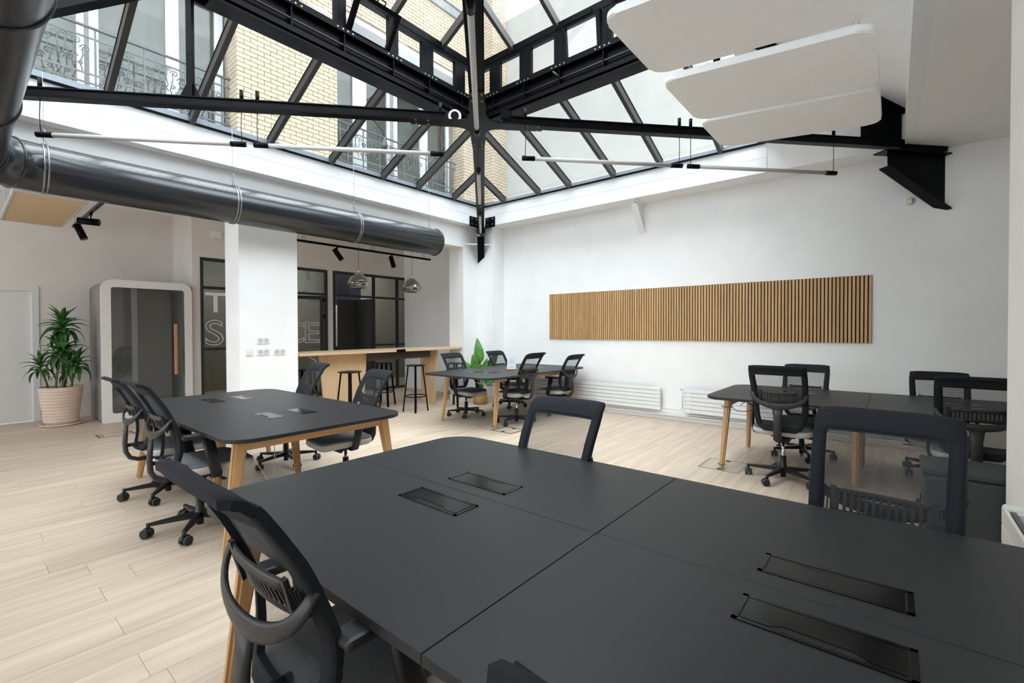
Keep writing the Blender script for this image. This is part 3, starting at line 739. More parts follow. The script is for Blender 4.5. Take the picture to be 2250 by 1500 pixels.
# lamp tubes hung on cords under the ties
def light_tube(i, s0, s1, label, z=3.0, dark=False):
    d = dirs[i]; p = Vector((HUB.x, HUB.y, 0)) + d * s0 + Vector((0, 0, z)); L = s1 - s0
    t = thing('lamp_tube', label, 'lamp', p, math.atan2(d.y, d.x), 'slim tube lamps hanging under the steel ties')
    MB().cyl((.10, 0, 0), (L - .10, 0, 0), .019, n=16).build('tube', TUBE, t)
    for a, b_ in ((0, .12), (L - .12, L)): MB().cyl((a, 0, 0), (b_, 0, 0), .023, n=16).build('end_cap', STEEL, t)
    for x in (.03, L - .03):
        MB().tube([(x, 0, .02), (x + .004, .004, .15), (x, 0, .30), (x + .01, 0, .38)], .0035, n=6).build('cord', CABK, t)
        MB().cyl((x, .0, .37), (x, .0, .47), .016, n=10).build('cable_clip', STEEL, t)
for i, s0, s1, lb in ((1, .32, 1.97, 'slim white tube lamp hanging just left of the star plate'), (1, 2.04, 3.66, 'slim white tube lamp hanging beside the big elbow duct, leftmost of the tubes'),
                      (3, .42, 2.04, 'slim grey tube lamp hanging just right of the star plate'), (3, 2.10, 3.76, 'slim grey tube lamp hanging in front of the white panels, rightmost of the tubes'),
                      (0, .36, 1.78, 'slim grey tube lamp under the tie behind the star plate, middle of the upright row'), (0, 2.15, 3.55, 'slim grey tube lamp under the tie at the bracket, lowest of the upright row'),
                      (2, .48, 2.10, 'slim grey tube lamp under the star plate, highest of the upright row')):
    light_tube(i, s0, s1, lb)
# hanging plug
t = thing('hanging_socket', 'black rubber socket hanging on a cable under the left tie', 'socket', (2.55, 3.60, 3.03))
MB().lathe([(0, 0), (.022, 0), (.026, .01), (.026, .035), (.018, .06), (.010, .085), (.006, .10), (0, .10)], n=16).build('socket_body', RUBBER, t)
MB().tube([(0, 0, .09), (-.01, .01, .15), (-.05, .045, .21), (-.09, .08, .27)], .005, n=6).build('cable', CABK, t)
for k, (dx, lb) in enumerate(((-.22, 'white round cable reel on the left of the star plate'), (.28, 'dark round cable reel on the right of the star plate'))):
    t = thing('cable_reel', lb, 'reel', (HUB.x + dx * .64 + .12, HUB.y - dx * .77 + .12, 3.385))
    m = MB(); m.cyl((-.012, -.012, .06), (.012, .012, .06), .062, n=24); m.build('drum', PLASTW if k == 0 else STEEL, t)
    MB().cyl((-.02, -.02, .06), (-.011, -.011, .06), .04, n=20).build('face', STEEL, t)
    MB().box(-.01, -.01, -.02, .01, .01, .05).build('foot', STEEL, t)

# ================================================================== HOUSES OUTSIDE
YF = 8.5
bd = thing('brick_house', 'cream brick apartment house seen through the glass roof', 'building', (3.1, YF, 3.63))
def B(x, y, z): return (x - 3.1, y - YF, z - 3.63)
def bbox(x0, y0, z0, x1, y1, z1, name, m, kind=None, bev=0):
    a, b_ = B(x0, y0, z0), B(x1, y1, z1)
    return MB().box(*a, *b_, bev=bev).build(name, m, bd, kind=kind)
# masonry cores behind the bricks (mortar), roofs of the openings
for q in ((3.125, YF + .012, 3.63, 4.91, 10, 14), (8.42, YF + .012, 3.63, 9.0, 10, 14), (9.026, 8.06, 3.63, 9.56, 10, 14), (4.91, YF + .012, 7.72, 8.42, 10, 14), (-4, YF + .012, 7.3, 3.125, 10, 14), (-4, YF + .012, 3.63, 0.0, 10, 7.3)):
    bbox(*q, 'masonry', MORTAR)
PX, PZ = 0.2185, 0.0790
brk = MB().box(0, -.008, .0, PX - .010, .03, PZ - .010).mesh('brick', BRICKM)
brr = MB().box(-.008, 0, 0, .03, PX - .010, PZ - .010).mesh('brick', BRICKM)
half = MB().box(0, -.008, .0, PX / 2 - .010, .03, PZ - .010).mesh('brick', BRICKM)
rest = MB(); nb = 0
def brickrow(x0, x1, z, r, plane, single):
    """courses facing -Y at y=plane"""
    global nb
    x = x0 - (PX / 2 if r % 2 else 0)
    while x < x1 - .02:
        a, b_ = max(x, x0), min(x + PX, x1)
        if b_ - a > .03:
            if single and nb < 300:
                me = brk if b_ - a > PX - .001 else (half if abs(b_ - a - PX / 2) < .002 else MB().box(0, -.008, 0, b_ - a - .010, .03, PZ - .010).mesh('brick', BRICKM))
                o = obj('brick', me, bd, B(a, plane, z)); nb += 1
                o.location.y += random.uniform(-.002, .002)
            else: rest.box(*B(a, plane - .008 + random.uniform(-.002, .002), z), *B(b_ - .010, plane + .03, z + PZ - .010))
        x += PX
r = 0; z = 4.70
while z < 13.5:
    brickrow(3.111, 4.924, z, r, YF, z < 7.4)
    if z < 12: brickrow(8.406, 9.014, z, r, YF, False)
    brickrow(9.014, 9.554, z, r, 8.047, False)
    if 7.74 < z: brickrow(4.924, 8.406, z, r, YF, False)
    if 7.32 < z < 11: brickrow(0.0, 3.111, z, r, YF, False)
    # returns
    for X, Y0, Y1 in ((3.111, YF, 8.92), (8.406, YF, 8.92), (9.014, 8.047, YF)):
        y = Y0 - (PX / 2 if r % 2 == 0 else 0)
        while y < Y1 - .02:
            a, b_ = max(y, Y0), min(y + PX, Y1)
            if b_ - a > .03: rest.box(*B(X - .008, a, z), *B(X + .03, b_ - .010, z + PZ - .010))
            y += PX
    z += PZ; r += 1
rest.build('brickwork', BRICKM, bd, kind='stuff')
bbox(3.0, YF - .05, 9.12, 9.0, YF + .05, 9.34, 'stone_band', STONE, bev=.01)
bbox(3.0, YF - .08, 9.34, 9.0, YF + .05, 9.40, 'stone_band', STONE, bev=.01)
bbox(4.93, YF - .01, 7.62, 8.40, 9.0, 7.72, 'lintel', PVC)
bbox(0.0, YF + .01, 7.2, 3.1, 9.0, 7.3, 'lintel', PVC)
bbox(6.3, YF - .02, 9.7, 7.2, YF + .03, 10.9, 'upper_window', PVC)
# big window openings: white joinery, glass, voile
YW = 9.1
def house_window(x0, x1, z0, z1, whites, browns, zhead):
    f = bbox(x0, YW - .02, zhead, x1, YW + .05, z1, 'window_head', PVC)
    for a, b_ in whites:
        bbox(a, YW - .03, z0, b_, YW + .05, z1, 'window_post', PVC, bev=.006)
    for a, b_ in browns: bbox(a, YW, z0, b_, YW + .05, z1, 'window_mullion', STONE)
    bbox(x0, YW + .012, z0, x1, YW + .018, zhead, 'house_pane', GLASSD)
    k = 6; xs_ = [x0 + (x1 - x0) * j / (k * 8) for j in range(k * 8 + 1)]
    rows = [[B(x, YW + .35 + .02 * math.sin(j * 2.1), z_) for j, x in enumerate(xs_)] for z_ in (z0, z1)]
    MB().grid(rows, thick=.002).build('curtain', CURTAIN, bd)
house_window(4.93, 8.40, 4.6, 7.62, [(4.93, 5.0), (5.61, 5.95), (6.49, 6.57), (6.68, 6.78), (7.46, 7.70), (8.33, 8.55)], [(6.57, 6.68)], 7.0)
house_window(0.0, 3.10, 4.6, 7.2, [(1.207, 1.29), (1.344, 1.45), (2.27, 2.45), (2.97, 3.10)], [(1.29, 1.344), (0.0, .1)], 7.05)
bbox(0, 8.53, 4.50, 3.1, 9.1, 4.62, 'balcony_slab', STONE); bbox(4.93, 8.53, 4.50, 8.4, 9.1, 4.62, 'balcony_slab', STONE)
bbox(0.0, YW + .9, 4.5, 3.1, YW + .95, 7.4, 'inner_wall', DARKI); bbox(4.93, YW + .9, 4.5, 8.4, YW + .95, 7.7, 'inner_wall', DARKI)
for x, z, l_ in ((5.15, 5.35, .10), (7.05, 4.72, .28), (7.45, 4.80, .18)):
    bbox(x, YW + .20, z, x + l_, YW + .24, z + .03, 'room_lamp', LAMPG)
t = thing('facade_spotlight', 'small white twin floodlight fixed on the cream brick wall', 'lamp', (4.06, YF - .02, 6.72))
MB().cyl((0, .01, 0), (0, -.05, 0), .035, n=14).build('base', PLASTW, t)
for dx in (-.07, .07): MB().lathe([(0, -.03), (.03, -.03), (.045, .03), (.04, .04), (0, .035)], c=(dx, -.08, -abs(dx) * .3 * (1 if dx > 0 else -1)), n=14).build('lamp_head', PLASTW, t)

# wrought-iron balustrades
def spiral(cx, cz, r, a0, turns, n, grow):
    P = []
    for i in range(n + 1):
        f = i / n; a = a0 + grow * turns * 2 * PI * f; rr = r * (1 - .78 * f)
        P.append((cx + rr * math.cos(a), 0, cz + rr * math.sin(a)))
    return P
def scroll_motif():
    m = MB()
    for sx in (-1, 1):
        for (x, z, r, zb) in ((.20, .33, .055, .02), (.11, .42, .05, .05), (.03, .47, .035, .12)):
            # stem rising then curling outward
            st = [(sx * (x - .03 if x > .1 else x), 0, zb), (sx * (x - .055), 0, zb + .10), (sx * (x - .02), 0, z - .09), (sx * (x - r * .6 + r * .0), 0, z - .02)]
            m.tube([(p[0], 0, p[2]) for p in st], .008, n=5)
            m.tube(spiral(sx * x, z, r, PI if sx > 0 else 0, 1.4, 20, -sx), .008, n=5)
        m.tube(spiral(sx * .09, .20, .035, 0, 1.3, 16, sx), .007, n=5)
        m.tube(spiral(sx * .15, .13, .03, PI, 1.3, 16, sx), .007, n=5)
    return m.mesh('scroll_panel', IRON)
scm = scroll_motif()
def balustrade(x0, x1, posts, label, sc):
    t = thing('balustrade', label, 'railing', (x0, 8.8, 4.62)); L = x1 - x0
    MB().bar((0, 0, 1.035), (L, 0, 1.035), .05, .022).build('handrail', IRON, t)
    for z in (.885, .38, .25): MB().bar((0, 0, z), (L, 0, z), .018, .022).build('rail', IRON, t)
    for p in posts: MB().bar((p - x0, 0, 0), (p - x0, 0, 1.03), .022, .022).build('baluster', IRON, t)
    for a in sc: obj('scroll_panel', scm, t, (a - x0, 0, .38))
    for a in sc: obj('scroll_panel_lower', scm, t, (a - x0, 0, -.12)) if False else None
balustrade(0.0, 3.14, [.02, .75, 1.37, 1.93, 2.46, 2.98], 'wrought-iron scroll railing of the left window behind the roof glass', [.42, 1.06, 1.66, 2.2, 2.72])
balustrade(4.94, 8.50, [4.96, 5.14, 5.32, 5.69, 6.10, 6.75, 7.42, 7.62, 8.1, 8.23], 'wrought-iron scroll railing of the second window, beside the star plate', [5.5, 5.9, 6.42, 7.05, 7.86])
# plain rendered gable on the right
gb = MB().box(9.554, -6, 3.63, 9.8, 8.06, 9.6)
tag(gb.build('rendered_gable', STUCCO, None), 'tall blank pale rendered gable wall beyond the glass roof on the right', 'building')
#PART3
# ================================================================== DUCT
DY, DZ, DR = 5.98, 2.84, 0.215
dt = thing('air_duct', 'fat graphite perforated air duct with an elbow hanging under the skylight edge', 'duct', (0.095, DY, DZ))
def duct_seg(pts, name='duct_section'):
    P = [Vector(p) for p in pts]; rings = []; m = MB(); N = len(P); u = Vector((0, 0, 1))
    for i, p in enumerate(P):
        d = ((P[i + 1] if i < N - 1 else p) - (P[i - 1] if i else p)).normalized(); v = d.cross(u)
        rings.append([m.bm.verts.new(p + (u * math.cos(t_) + v * math.sin(t_)) * DR) for t_ in [2 * PI * j / 64 for j in range(64)]])
    for A_, B_ in zip(rings, rings[1:]):
        for j in range(64): m._face([A_[j], A_[(j + 1) % 64], B_[(j + 1) % 64], B_[j]], True)
    return m
R_ = .42
secs = [[(5.14, 0, 0), (3.594, 0, 0)], [(3.594, 0, 0), (2.017, 0, 0)], [(2.017, 0, 0), (.455, 0, 0)]]
for s in secs: duct_seg(s).build('duct_section', DUCTM, dt)
el = [(R_ - R_ * math.sin(a), -R_ + R_ * math.cos(a), 0) for a in [PI / 2 * k / 4 for k in range(5)]]
el = [(.455, 0, 0)] + el
duct_seg(el).build('elbow', DUCTM, dt)
for a, b_ in ((-R_, -1.6), (-1.6, -3.1), (-3.1, -4.7), (-4.7, -6.3)): duct_seg([(0, a, 0), (0, b_, 0)]).build('duct_section', DUCTM, dt)
m = MB(); m.lathe([(DR, 0), (DR, .012), (DR - .03, .02), (0, .024)], n=64); me = m.mesh('end_cap', DUCTM)
o = obj('end_cap', me, dt, (5.14, 0, 0)); o.rotation_euler = (0, PI / 2, 0)
tor = MB().tube([(0, (DR + .004) * math.cos(a), (DR + .004) * math.sin(a)) for a in [2 * PI * k / 48 for k in range(48)]], .007, n=8, closed=True).mesh('joint_ring', GALV)
torb = MB().tube([(0, (DR + .003) * math.cos(a), (DR + .003) * math.sin(a)) for a in [2 * PI * k / 48 for k in range(48)]], .009, n=8, closed=True).mesh('joint_bead', DUCTM)
for x in (3.594, 2.017, .455):
    obj('joint_ring', tor, dt, (x, 0, 0)); obj('joint_ring', tor, dt, (x + .028, 0, 0))
obj('joint_bead', torb, dt, (5.12, 0, 0))
for y in (-R_, -1.6, -3.1, -4.7): obj('joint_bead', torb, dt, (0, y, 0), PI / 2)
for th in (PI / 8, 3 * PI / 8):
    obj('joint_bead', torb, dt, (R_ - R_ * math.sin(th), -R_ + R_ * math.cos(th), 0), th)
pf = MB()
for k in range(78):
    x = .62 + k * .0575
    for q in range(4):
        if k % 2 == 0 and q in (0, 1) or (k % 2 and q in (2, 3)) or q == 1:
            a = math.radians(18 + q * 9); n = Vector((0, -math.cos(a), math.sin(a)))
            pf.cyl(Vector((x + q * .02, 0, 0)) + n * (DR - .002), Vector((x + q * .02, 0, 0)) + n * (DR + .0008), .0042, n=6)
pf.build('perforations', CABK, dt, kind='stuff')
for x in (3.594 + .014, 2.017 + .014, .455 + .014, 5.0):
    MB().tube([(x, 0, DR + .01), (x, .0, .45), (x + .004, .002, .60), (x, 0, .88)], .0022, n=5).build('hanger_wire', GALV, dt)
    MB().tube([(x, 0, DR + .005), (x + .02, 0, DR + .02), (x + .015, 0, DR + .05), (x - .01, 0, DR + .06), (x, 0, DR + .09), (x + .02, 0, DR + .12), (x, 0, DR + .15)], .004, n=6).build('hook', GALV, dt)

# ================================================================== ACOUSTIC PANELS
sl = .091
for i, (x0, x1, lb) in enumerate(((2.20, 2.905, 'large white round-cornered acoustic panel, nearest and topmost of the three'), (3.02, 3.755, 'white round-cornered acoustic panel, middle of the three'), (3.80, 4.445, 'white round-cornered acoustic panel, lowest in view of the three, over the tie'))):
    t = thing('acoustic_panel', lb, 'panel', ((x0 + x1) / 2, .64, 2.9 + .091 * .56), 0, 'white acoustic panels hung under the skylight')
    w_ = x1 - x0; P_ = rrect(-w_ / 2, -.56, w_ / 2, .56, .085, 8)
    m = MB(); m.plate([(x, y, y * sl) for x, y in P_], .045)
    bmesh.ops.bevel(m.bm, geom=[e for e in m.bm.edges if len(e.link_faces) == 2 and any(len(f.verts) > 8 for f in e.link_faces)], offset=.008, segments=2, affect='EDGES')
    m.build('panel', BAFFLE, t)
    for x, y in ((-w_ / 2 + .1, -.46), (w_ / 2 - .1, -.46), (-w_ / 2 + .1, .46), (w_ / 2 - .1, .46)): MB().cyl((x, y, y * sl + .045), (x, y, .45), .0012, n=5).build('wire', GALV, t)
t = thing('ceiling_panel', 'beige square-edged acoustic panel in a white frame hanging above the door', 'panel', (.765, 8.45, 2.90))
MB().plate([(-.29, -1.02, 0), (-.29, 1.02, 0), (.29, 1.02, 0), (.29, -1.02, 0)][::-1], .03).build('panel', CORK, t)
m = MB()
m.box(-.31, -1.04, -.005, -.29, 1.04, .05).box(.29, -1.04, -.005, .31, 1.04, .05).box(-.29, -1.04, -.005, .29, -1.02, .05).box(-.29, 1.02, -.005, .29, 1.04, .05)
m.build('frame', mat('grey_white_frame', (.5, .5, .49), .5), t)
for x in (-.25, .25):
    for y in (-.95, .95): MB().cyl((x, y, .03), (x, y, .52), .0015, n=5).build('wire', GALV, t)

# ================================================================== TRACK LIGHTS, PENDANTS
def spot(t, p, aim, L=.22, r=.044):
    """a spotlight hanging from its track at p, its barrel pointing along aim"""
    p = Vector(p); a = Vector(aim).normalized(); c_ = p - Vector((0, 0, .11))
    s = MB().cyl(p, p - Vector((0, 0, .025)), .018, n=12).cyl(p - Vector((0, 0, .02)), c_, .007, n=8).build('spot_stem', STEEL, t)
    MB().cyl(c_ - a * (L * .4), c_ + a * (L * .6), r, n=20).build('spot_barrel', STEEL, s)
    MB().cyl(c_ + a * (L * .6), c_ + a * (L * .6 + .003), r * .8, n=20).build('spot_lens', mat('copper_reflector', (.25, .13, .07), .3, metal=.6), s)
t = thing('track_light', 'short black track with two cylinder spotlights beside the beige ceiling panel', 'lamp', (1.19, 8.39, 2.9))
MB().box(-.018, -1.03, 0, .018, 1.03, .035).build('track', STEEL, t)
spot(t, (0, -.30, 0), (-1, .5, .05)); spot(t, (0, .52, 0), (.35, -.3, -1))
for y in (-.9, .9): MB().cyl((0, y, .03), (0, y, .52), .0018, n=5).build('wire', CABK, t)
t = thing('track_light', 'long black track with two cylinder spotlights above the wooden bar', 'lamp', (4.98, 7.42, 2.80))
MB().box(-1.43, -.018, 0, 1.37, .018, .035).build('track', STEEL, t)
spot(t, (-.71, 0, 0), (.5, -.35, -.9)); spot(t, (.42, 0, 0), (.2, -.2, -1))
for x in (-1.3, 0, 1.2):
    MB().tube([(x + .03 * math.cos(a), 0, .07 + .035 * math.sin(a)) for a in [2 * PI * k / 12 for k in range(12)]], .003, n=5, closed=True).build('cable_loop', CABK, t)
    MB().cyl((x, 0, .03), (x, 0, .62), .002, n=5).build('wire', GALV, t)
pend = None
for i, (x, lb) in enumerate(((4.415, 'smoked chrome glass pendant lamp over the bar, nearer the white column'), (5.54, 'smoked chrome glass pendant lamp over the bar, nearer the corner pillar'))):
    t = thing('pendant_lamp', lb, 'lamp', (x, 7.0, 2.07), 0, 'smoked glass pendants over the bar')
    MB().lathe([(.10, 0), (.145, .02), (.182, .075), (.180, .10), (.14, .17), (.085, .235), (.05, .262), (.02, .268), (.018, .264), (.045, .256), (.08, .23), (.136, .168), (.175, .10), (.177, .078), (.142, .025), (.10, .004)], n=40).build('shade', SMOKE, t)
    MB().lathe([(0, .10), (.03, .105), (.045, .14), (.03, .18), (.022, .2), (.022, .262), (0, .264)], n=20).build('bulb', CHROME, t)
    MB().lathe([(0, .26), (.026, .26), (.024, .30), (.01, .31), (0, .31)], n=16).build('cap', CHROME, t)
    MB().cyl((0, 0, .30), (0, 0, 1.35), .003, n=6).build('cord', CABK, t)

# ================================================================== SLAT PANEL
t = thing('slatted_wall_panel', 'long low panel of upright oak slats on black felt on the white wall', 'panel', (XW, .20, 1.195))
MB().box(-.008, 0, 0, 0, 4.615, .805).build('felt_backing', FELTK, t)
ns = 118; pit = 4.615 / ns
slm = MB().box(-.025, 0, 0, -.008, pit * .66, .805).mesh('slat', SLATW)
for i in range(ns): obj('slat', slm, t, (random.uniform(-.0008, .0008), i * pit + .001, 0))

# ================================================================== RADIATORS
def radiator(name, label, L, loc, rotz, n=6, hgt=.35):
    t = thing('radiator', label, 'radiator', loc, rotz, 'flat white panel radiators')
    hh = hgt / n
    me = MB().box(0, 0, .003, L, .012, hh - .003, bev=.0015).mesh('radiator_slat', RADW)
    MB().box(.01, .012, .006, L - .01, .03, hgt - .006).build('convector', mat('grey_convector', (.12, .12, .12), .7), t)  # backing coloured dark to put shade into the slat gaps
    for i in range(n): obj('radiator_slat', me, t, (0, .035, i * hh))
    for x in (.04, L - .08): MB().box(x, -.03, .01, x + .04, .034, hgt - .01).build('header_pipe', RADW, t)
    return t
t = radiator('radiator', 'flat white panel radiator on the wall, behind the long table with the paper sign', 2.5, (XW - .04, 2.72, .142), PI / 2)
t = radiator('radiator', 'flat white panel radiator on the wall, behind the table at the right', 2.9, (XW - .04, 2.37 - 2.9, .142), PI / 2)
MB().tube([(2.9, .01, .33), (2.93, .01, .335), (2.955, .01, .335)], .012, n=8).build('valve', CHROME, t)
MB().tube([(2.935, .01, .33), (2.935, .01, .06), (2.96, .01, .035), (3.24, .01, .03)], .009, n=8).build('pipe', RADW, t)
MB().tube([(2.4, .01, -.03), (2.9, .01, -.035), (3.22, .01, -.02), (3.26, .01, .01)], .009, n=8).build('pipe', RADW, t)
t = radiator('radiator', 'white panel radiator low at the right edge of the frame, beside the dark cabinet', 2.0, (2.90, -.415, .13), PI, n=6, hgt=.47)
t.rotation_euler = (0, 0, 0); t.location = (.90, -.415, .13)
MB().box(1.94, -.03, .44, 2.0, .045, .478, bev=.006).build('top_cap', RADW, t)

# ================================================================== SMALL WALL THINGS
def socket(x, z, n, label, sw=False):
    t = thing('wall_switch' if sw else 'wall_socket', label, 'switch' if sw else 'socket', (x, 6.286, z))
    w_ = .085 if n == 1 else .155
    MB().box(-w_ / 2, -.012, -.042, w_ / 2, 0, .042, bev=.004).build('plate', PLASTW, t)
    if sw: MB().box(-.022, -.018, -.022, .022, -.012, .022, bev=.002).build('rocker', PLASTW, t); MB().box(-.002, -.0195, -.012, .002, -.018, .012).build('mark', INK, t)
    else:
        for k in range(n):
            cx = (k - (n - 1) / 2) * .071; m = MB()
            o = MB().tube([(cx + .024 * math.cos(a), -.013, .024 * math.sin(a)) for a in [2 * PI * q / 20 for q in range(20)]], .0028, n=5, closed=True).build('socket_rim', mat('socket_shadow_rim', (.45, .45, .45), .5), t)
            MB().cyl((cx, -.0125, 0), (cx, -.0135, 0), .021, n=20).build('socket_well', mat('socket_well', (.6, .6, .6), .4), t)
            MB().cyl((cx, -.0135, .006), (cx, -.022, .006), .0028, n=8).cyl((cx - .009, -.0136, -.004), (cx - .009, -.0142, -.004), .0025, n=8).cyl((cx + .009, -.0136, -.004), (cx + .009, -.0142, -.004), .0025, n=8).build('socket_pins', INK, t)
socket(2.572, 1.236, 2, 'white double wall socket on the column, above the other plates')
socket(2.571, 1.089, 2, 'white double wall socket on the column, directly below the top one')
socket(2.777, 1.085, 2, 'white double wall socket on the column, nearest its right edge')
socket(2.401, 1.088, 1, 'white light switch on the column, left of the sockets', sw=True)
t = thing('motion_detector', 'small cream detector box high on the wall by the black bracket', 'detector', (XW, -.13, 2.80))
MB().box(-.05, -.03, -.035, 0, .03, .035, bev=.008).build('housing', CREAMP, t); MB().box(-.056, -.02, -.02, -.048, .02, .01, bev=.003).build('lens', PLASTW, t)
t = thing('white_bracket', 'small white steel gusset bracket at the top of the wall above the slatted panel', 'bracket', (XW, 3.05, 2.87))
MB().plate([(0, 0, 0), (0, 0, .46), (-.30, 0, .46), (-.30, 0, .40)], .01, both=True).build('plate', WHITE, t)
MB().bar((-.30, 0, .40), (0, 0, 0), .10, .01, upv=(1, 0, 1)).build('flange', WHITE, t)
MB().bar((-.36, 0, .455), (0, 0, .455), .10, .012).build('top_flange', WHITE, t)
t = thing('white_conduit', 'short white tube bridging the pillar corner behind the black bracket', 'tube', (6.2, 6.27, 2.985))
MB().cyl((0, 0, 0), (.375, -.30, 0), .016, n=12).build('tube', RADW, t); MB().cyl((.36, -.288, 0), (.385, -.308, 0), .02, n=12).build('end_collar', RADW, t)
t = thing('ceiling_box', 'small white junction box high on the wall left of the white column', 'box', (2.92, YB, 3.02))
MB().box(-.06, -.03, -.06, .10, 0, .06, bev=.004).build('housing', RADW, t)

# ================================================================== PHONE BOOTH
t = thing('phone_booth', 'tall grey felt phone booth with rounded white frame and glass door', 'booth', (1.41, 8.96, 0))
W_, D_, H_ = 1.145, .93, 2.135
def rr_loop(x0, z0, x1, z1, r, n=8):       # rounded at the top, tight at the bottom
    P = [(x1, z0)] + arc(x1 - r, z1 - r, r, 0, PI / 2, n) + arc(x0 + r, z1 - r, r, PI / 2, PI, n) + [(x0, z0)]
    return P
def ring_prism(m, out, inn, y0, y1):
    n = len(out); V0 = {}
    for key, loop in (('o', out), ('i', inn)):
        for y in (y0, y1): V0[key, y] = [m.bm.verts.new((x, y, z)) for x, z in loop]
    for i in range(n):
        j = (i + 1) % n
        m._face([V0['o', y0][i], V0['o', y0][j], V0['i', y0][j], V0['i', y0][i]]); m._face([V0['o', y1][j], V0['o', y1][i], V0['i', y1][i], V0['i', y1][j]])
        m._face([V0['o', y0][j], V0['o', y0][i], V0['o', y1][i], V0['o', y1][j]], True); m._face([V0['i', y0][i], V0['i', y0][j], V0['i', y1][j], V0['i', y1][i]], True)
    return m
def full_round(x0, z0, x1, z1, r0, r, n=8): return arc(x1 - r0, z0 + r0, r0, -PI / 2, 0, 3) + arc(x1 - r, z1 - r, r, 0, PI / 2, n) + arc(x0 + r, z1 - r, r, PI / 2, PI, n) + arc(x0 + r0, z0 + r0, r0, PI, 1.5 * PI, 3)
m = ring_prism(MB(), full_round(0, .0, W_, H_, .02, .15), full_round(.115, .13, W_ - .105, H_ - .115, .04, .04), 0, .05); m.build('front_frame', BOOTHW, t)
m = ring_prism(MB(), full_round(.012, .01, W_ - .012, H_ - .012, .02, .14), full_round(.07, .09, W_ - .07, H_ - .07, .02, .09), .055, D_); m.build('felt_shell', FELTG, t)
MB().plate([(x, D_ - .03, z) for x, z in full_round(.06, .08, W_ - .06, H_ - .06, .02, .09)], .03).build('back_panel', FELTD, t)
MB().box(.07, .06, .09, W_ - .07, D_ - .03, .11).build('booth_floor', FELTD, t)
MB().plate([(x, .02, z) for x, z in full_round(.112, .127, W_ - .102, H_ - .112, .04, .04)], .008).build('glass_door', GLASSB, t)
MB().box(.885, -.035, .66, .93, -.012, 1.475, bev=.006).build('door_handle', COPPER, t)
for z in (.70, 1.43): MB().cyl((.907, -.014, z), (.907, .02, z), .010, n=10).build('handle_bolt', GALV, t)
for z in (.30, 1.05, 1.72, 1.9): MB().cyl((.004, .052, z), (.004, .052, z + .09), .012, n=8).build('hinge', GALV, t)

# ================================================================== POTTED PLANTS
def leaf_mesh(name, m, L, Wd, bend, fold=.25, n=9, tipdroop=1.0):
    rows = []
    for i in range(n + 1):
        f = i / n; a = bend * f ** 1.2 * tipdroop
        x = L * (math.sin(a) / max(bend, 1e-3) if False else f * math.cos(a * .62)); z = -L * f * math.sin(a * .62)
        ww = Wd * (math.sin(PI * min(1, f ** .75)) ** .8 * (1 - .15 * f) + .06 * (1 - f)) if f < 1 else .001
        rows.append([(x, s * ww / 2, z + abs(s) * ww * fold) for s in (-1, -.5, 0, .5, 1)])
    return MB().grid(rows, thick=.0015).mesh(name, m)
t = thing('potted_dracaena', 'tall dracaena with three leafy heads in a ribbed pale pot beside the booth', 'plant', (1.02, 9.36, 0))
prof = [(0, .02), (.175, .02), (.182, .05)]
for k in range(11):
    z0 = .055 + k * .044; r0 = .186 + .046 * (k / 10.); prof += [(r0, z0), (r0 + .007, z0 + .012), (r0 + .008, z0 + .024), (r0 + .001, z0 + .037)]
prof += [(.243, .545), (.245, .56), (.228, .562), (.222, .53), (0, .53)]
MB().lathe(prof, n=48).build('pot', POT, t)
MB().lathe([(0, 0), (.20, 0), (.228, .012), (.236, .032), (.226, .034), (.212, .016), (0, .014)], n=48).build('saucer', POT, t)
MB().lathe([(0, .532), (.10, .545), (.2, .538), (.222, .531)], n=24).build('soil', SOIL, t)
lv = [leaf_mesh('leaf', LEAF, .29, .078, b_, n=7) for b_ in (.5, 1.0, 1.6)] + [leaf_mesh('leaf', LEAF, .22, .066, .8, n=6)]
random.seed(11)
heads = [((.02, .02), (.03, 0), 1.36, 40, 1.0), ((-.06, -.05), (.0, -.03), .98, 34, .98), ((.05, .07), (.05, .05), 1.06, 20, .9), ((.10, -.08), (.17, -.07), .83, 26, .84), ((-.13, .02), (-.21, .0), .80, 20, .78), ((.0, -.12), (.05, -.15), .74, 14, .72)]
for (bx, by), (tx, ty), hz, nl, sc in heads:
    P_ = [(bx, by, .53), (bx + (tx - bx) * .3, by + (ty - by) * .3, .53 + (hz - .53) * .5), (tx, ty, hz), (tx, ty, hz + .10)]
    MB().tube(P_, [.013, .012, .011, .006], n=8).build('cane', CANE, t)
    for q in range(nl):
        f = q / nl; az = q * 2.4 + random.uniform(-.2, .2); el_ = math.radians(82 - 92 * (1 - f) ** 1.1 + random.uniform(-9, 9))
        o = obj('leaf', lv[min(2, int((1 - f) * 3)) if random.random() < .85 else 3], t, (tx + .008 * math.cos(az), ty + .008 * math.sin(az), hz - .02 + f * .15))
        o.rotation_euler = Quaternion((0, 0, 1), az).to_matrix().to_4x4().to_quaternion() @ Quaternion((0, 1, 0), -el_) and (Quaternion((0, 0, 1), az) @ Quaternion((0, 1, 0), -el_)).to_euler()
        s_ = sc * random.uniform(.85, 1.12); o.scale = (s_, s_ * random.uniform(.85, 1.1), s_)
t = thing('potted_strelitzia', 'big-leaved green plant in a small woven basket, beside the corner pillar', 'plant', (6.36, 6.03, 0))
t.location = (6.20, 5.86, 0)
MB().lathe([(0, 0), (.10, 0), (.125, .05), (.128, .12), (.11, .19), (.115, .205), (.10, .205), (.095, .17), (0, .165)], n=32).build('basket', WICKER, t)
m = MB()
for a in range(16):
    aa = 2 * PI * a / 16; m.tube([(.125 * math.cos(aa + .2 * s_), .125 * math.sin(aa + .2 * s_), .02 + .17 * s_ / 4) for s_ in range(5)], .004, n=4)
m.build('basket_weave', WICKER, t, kind='stuff')
random.seed(5)
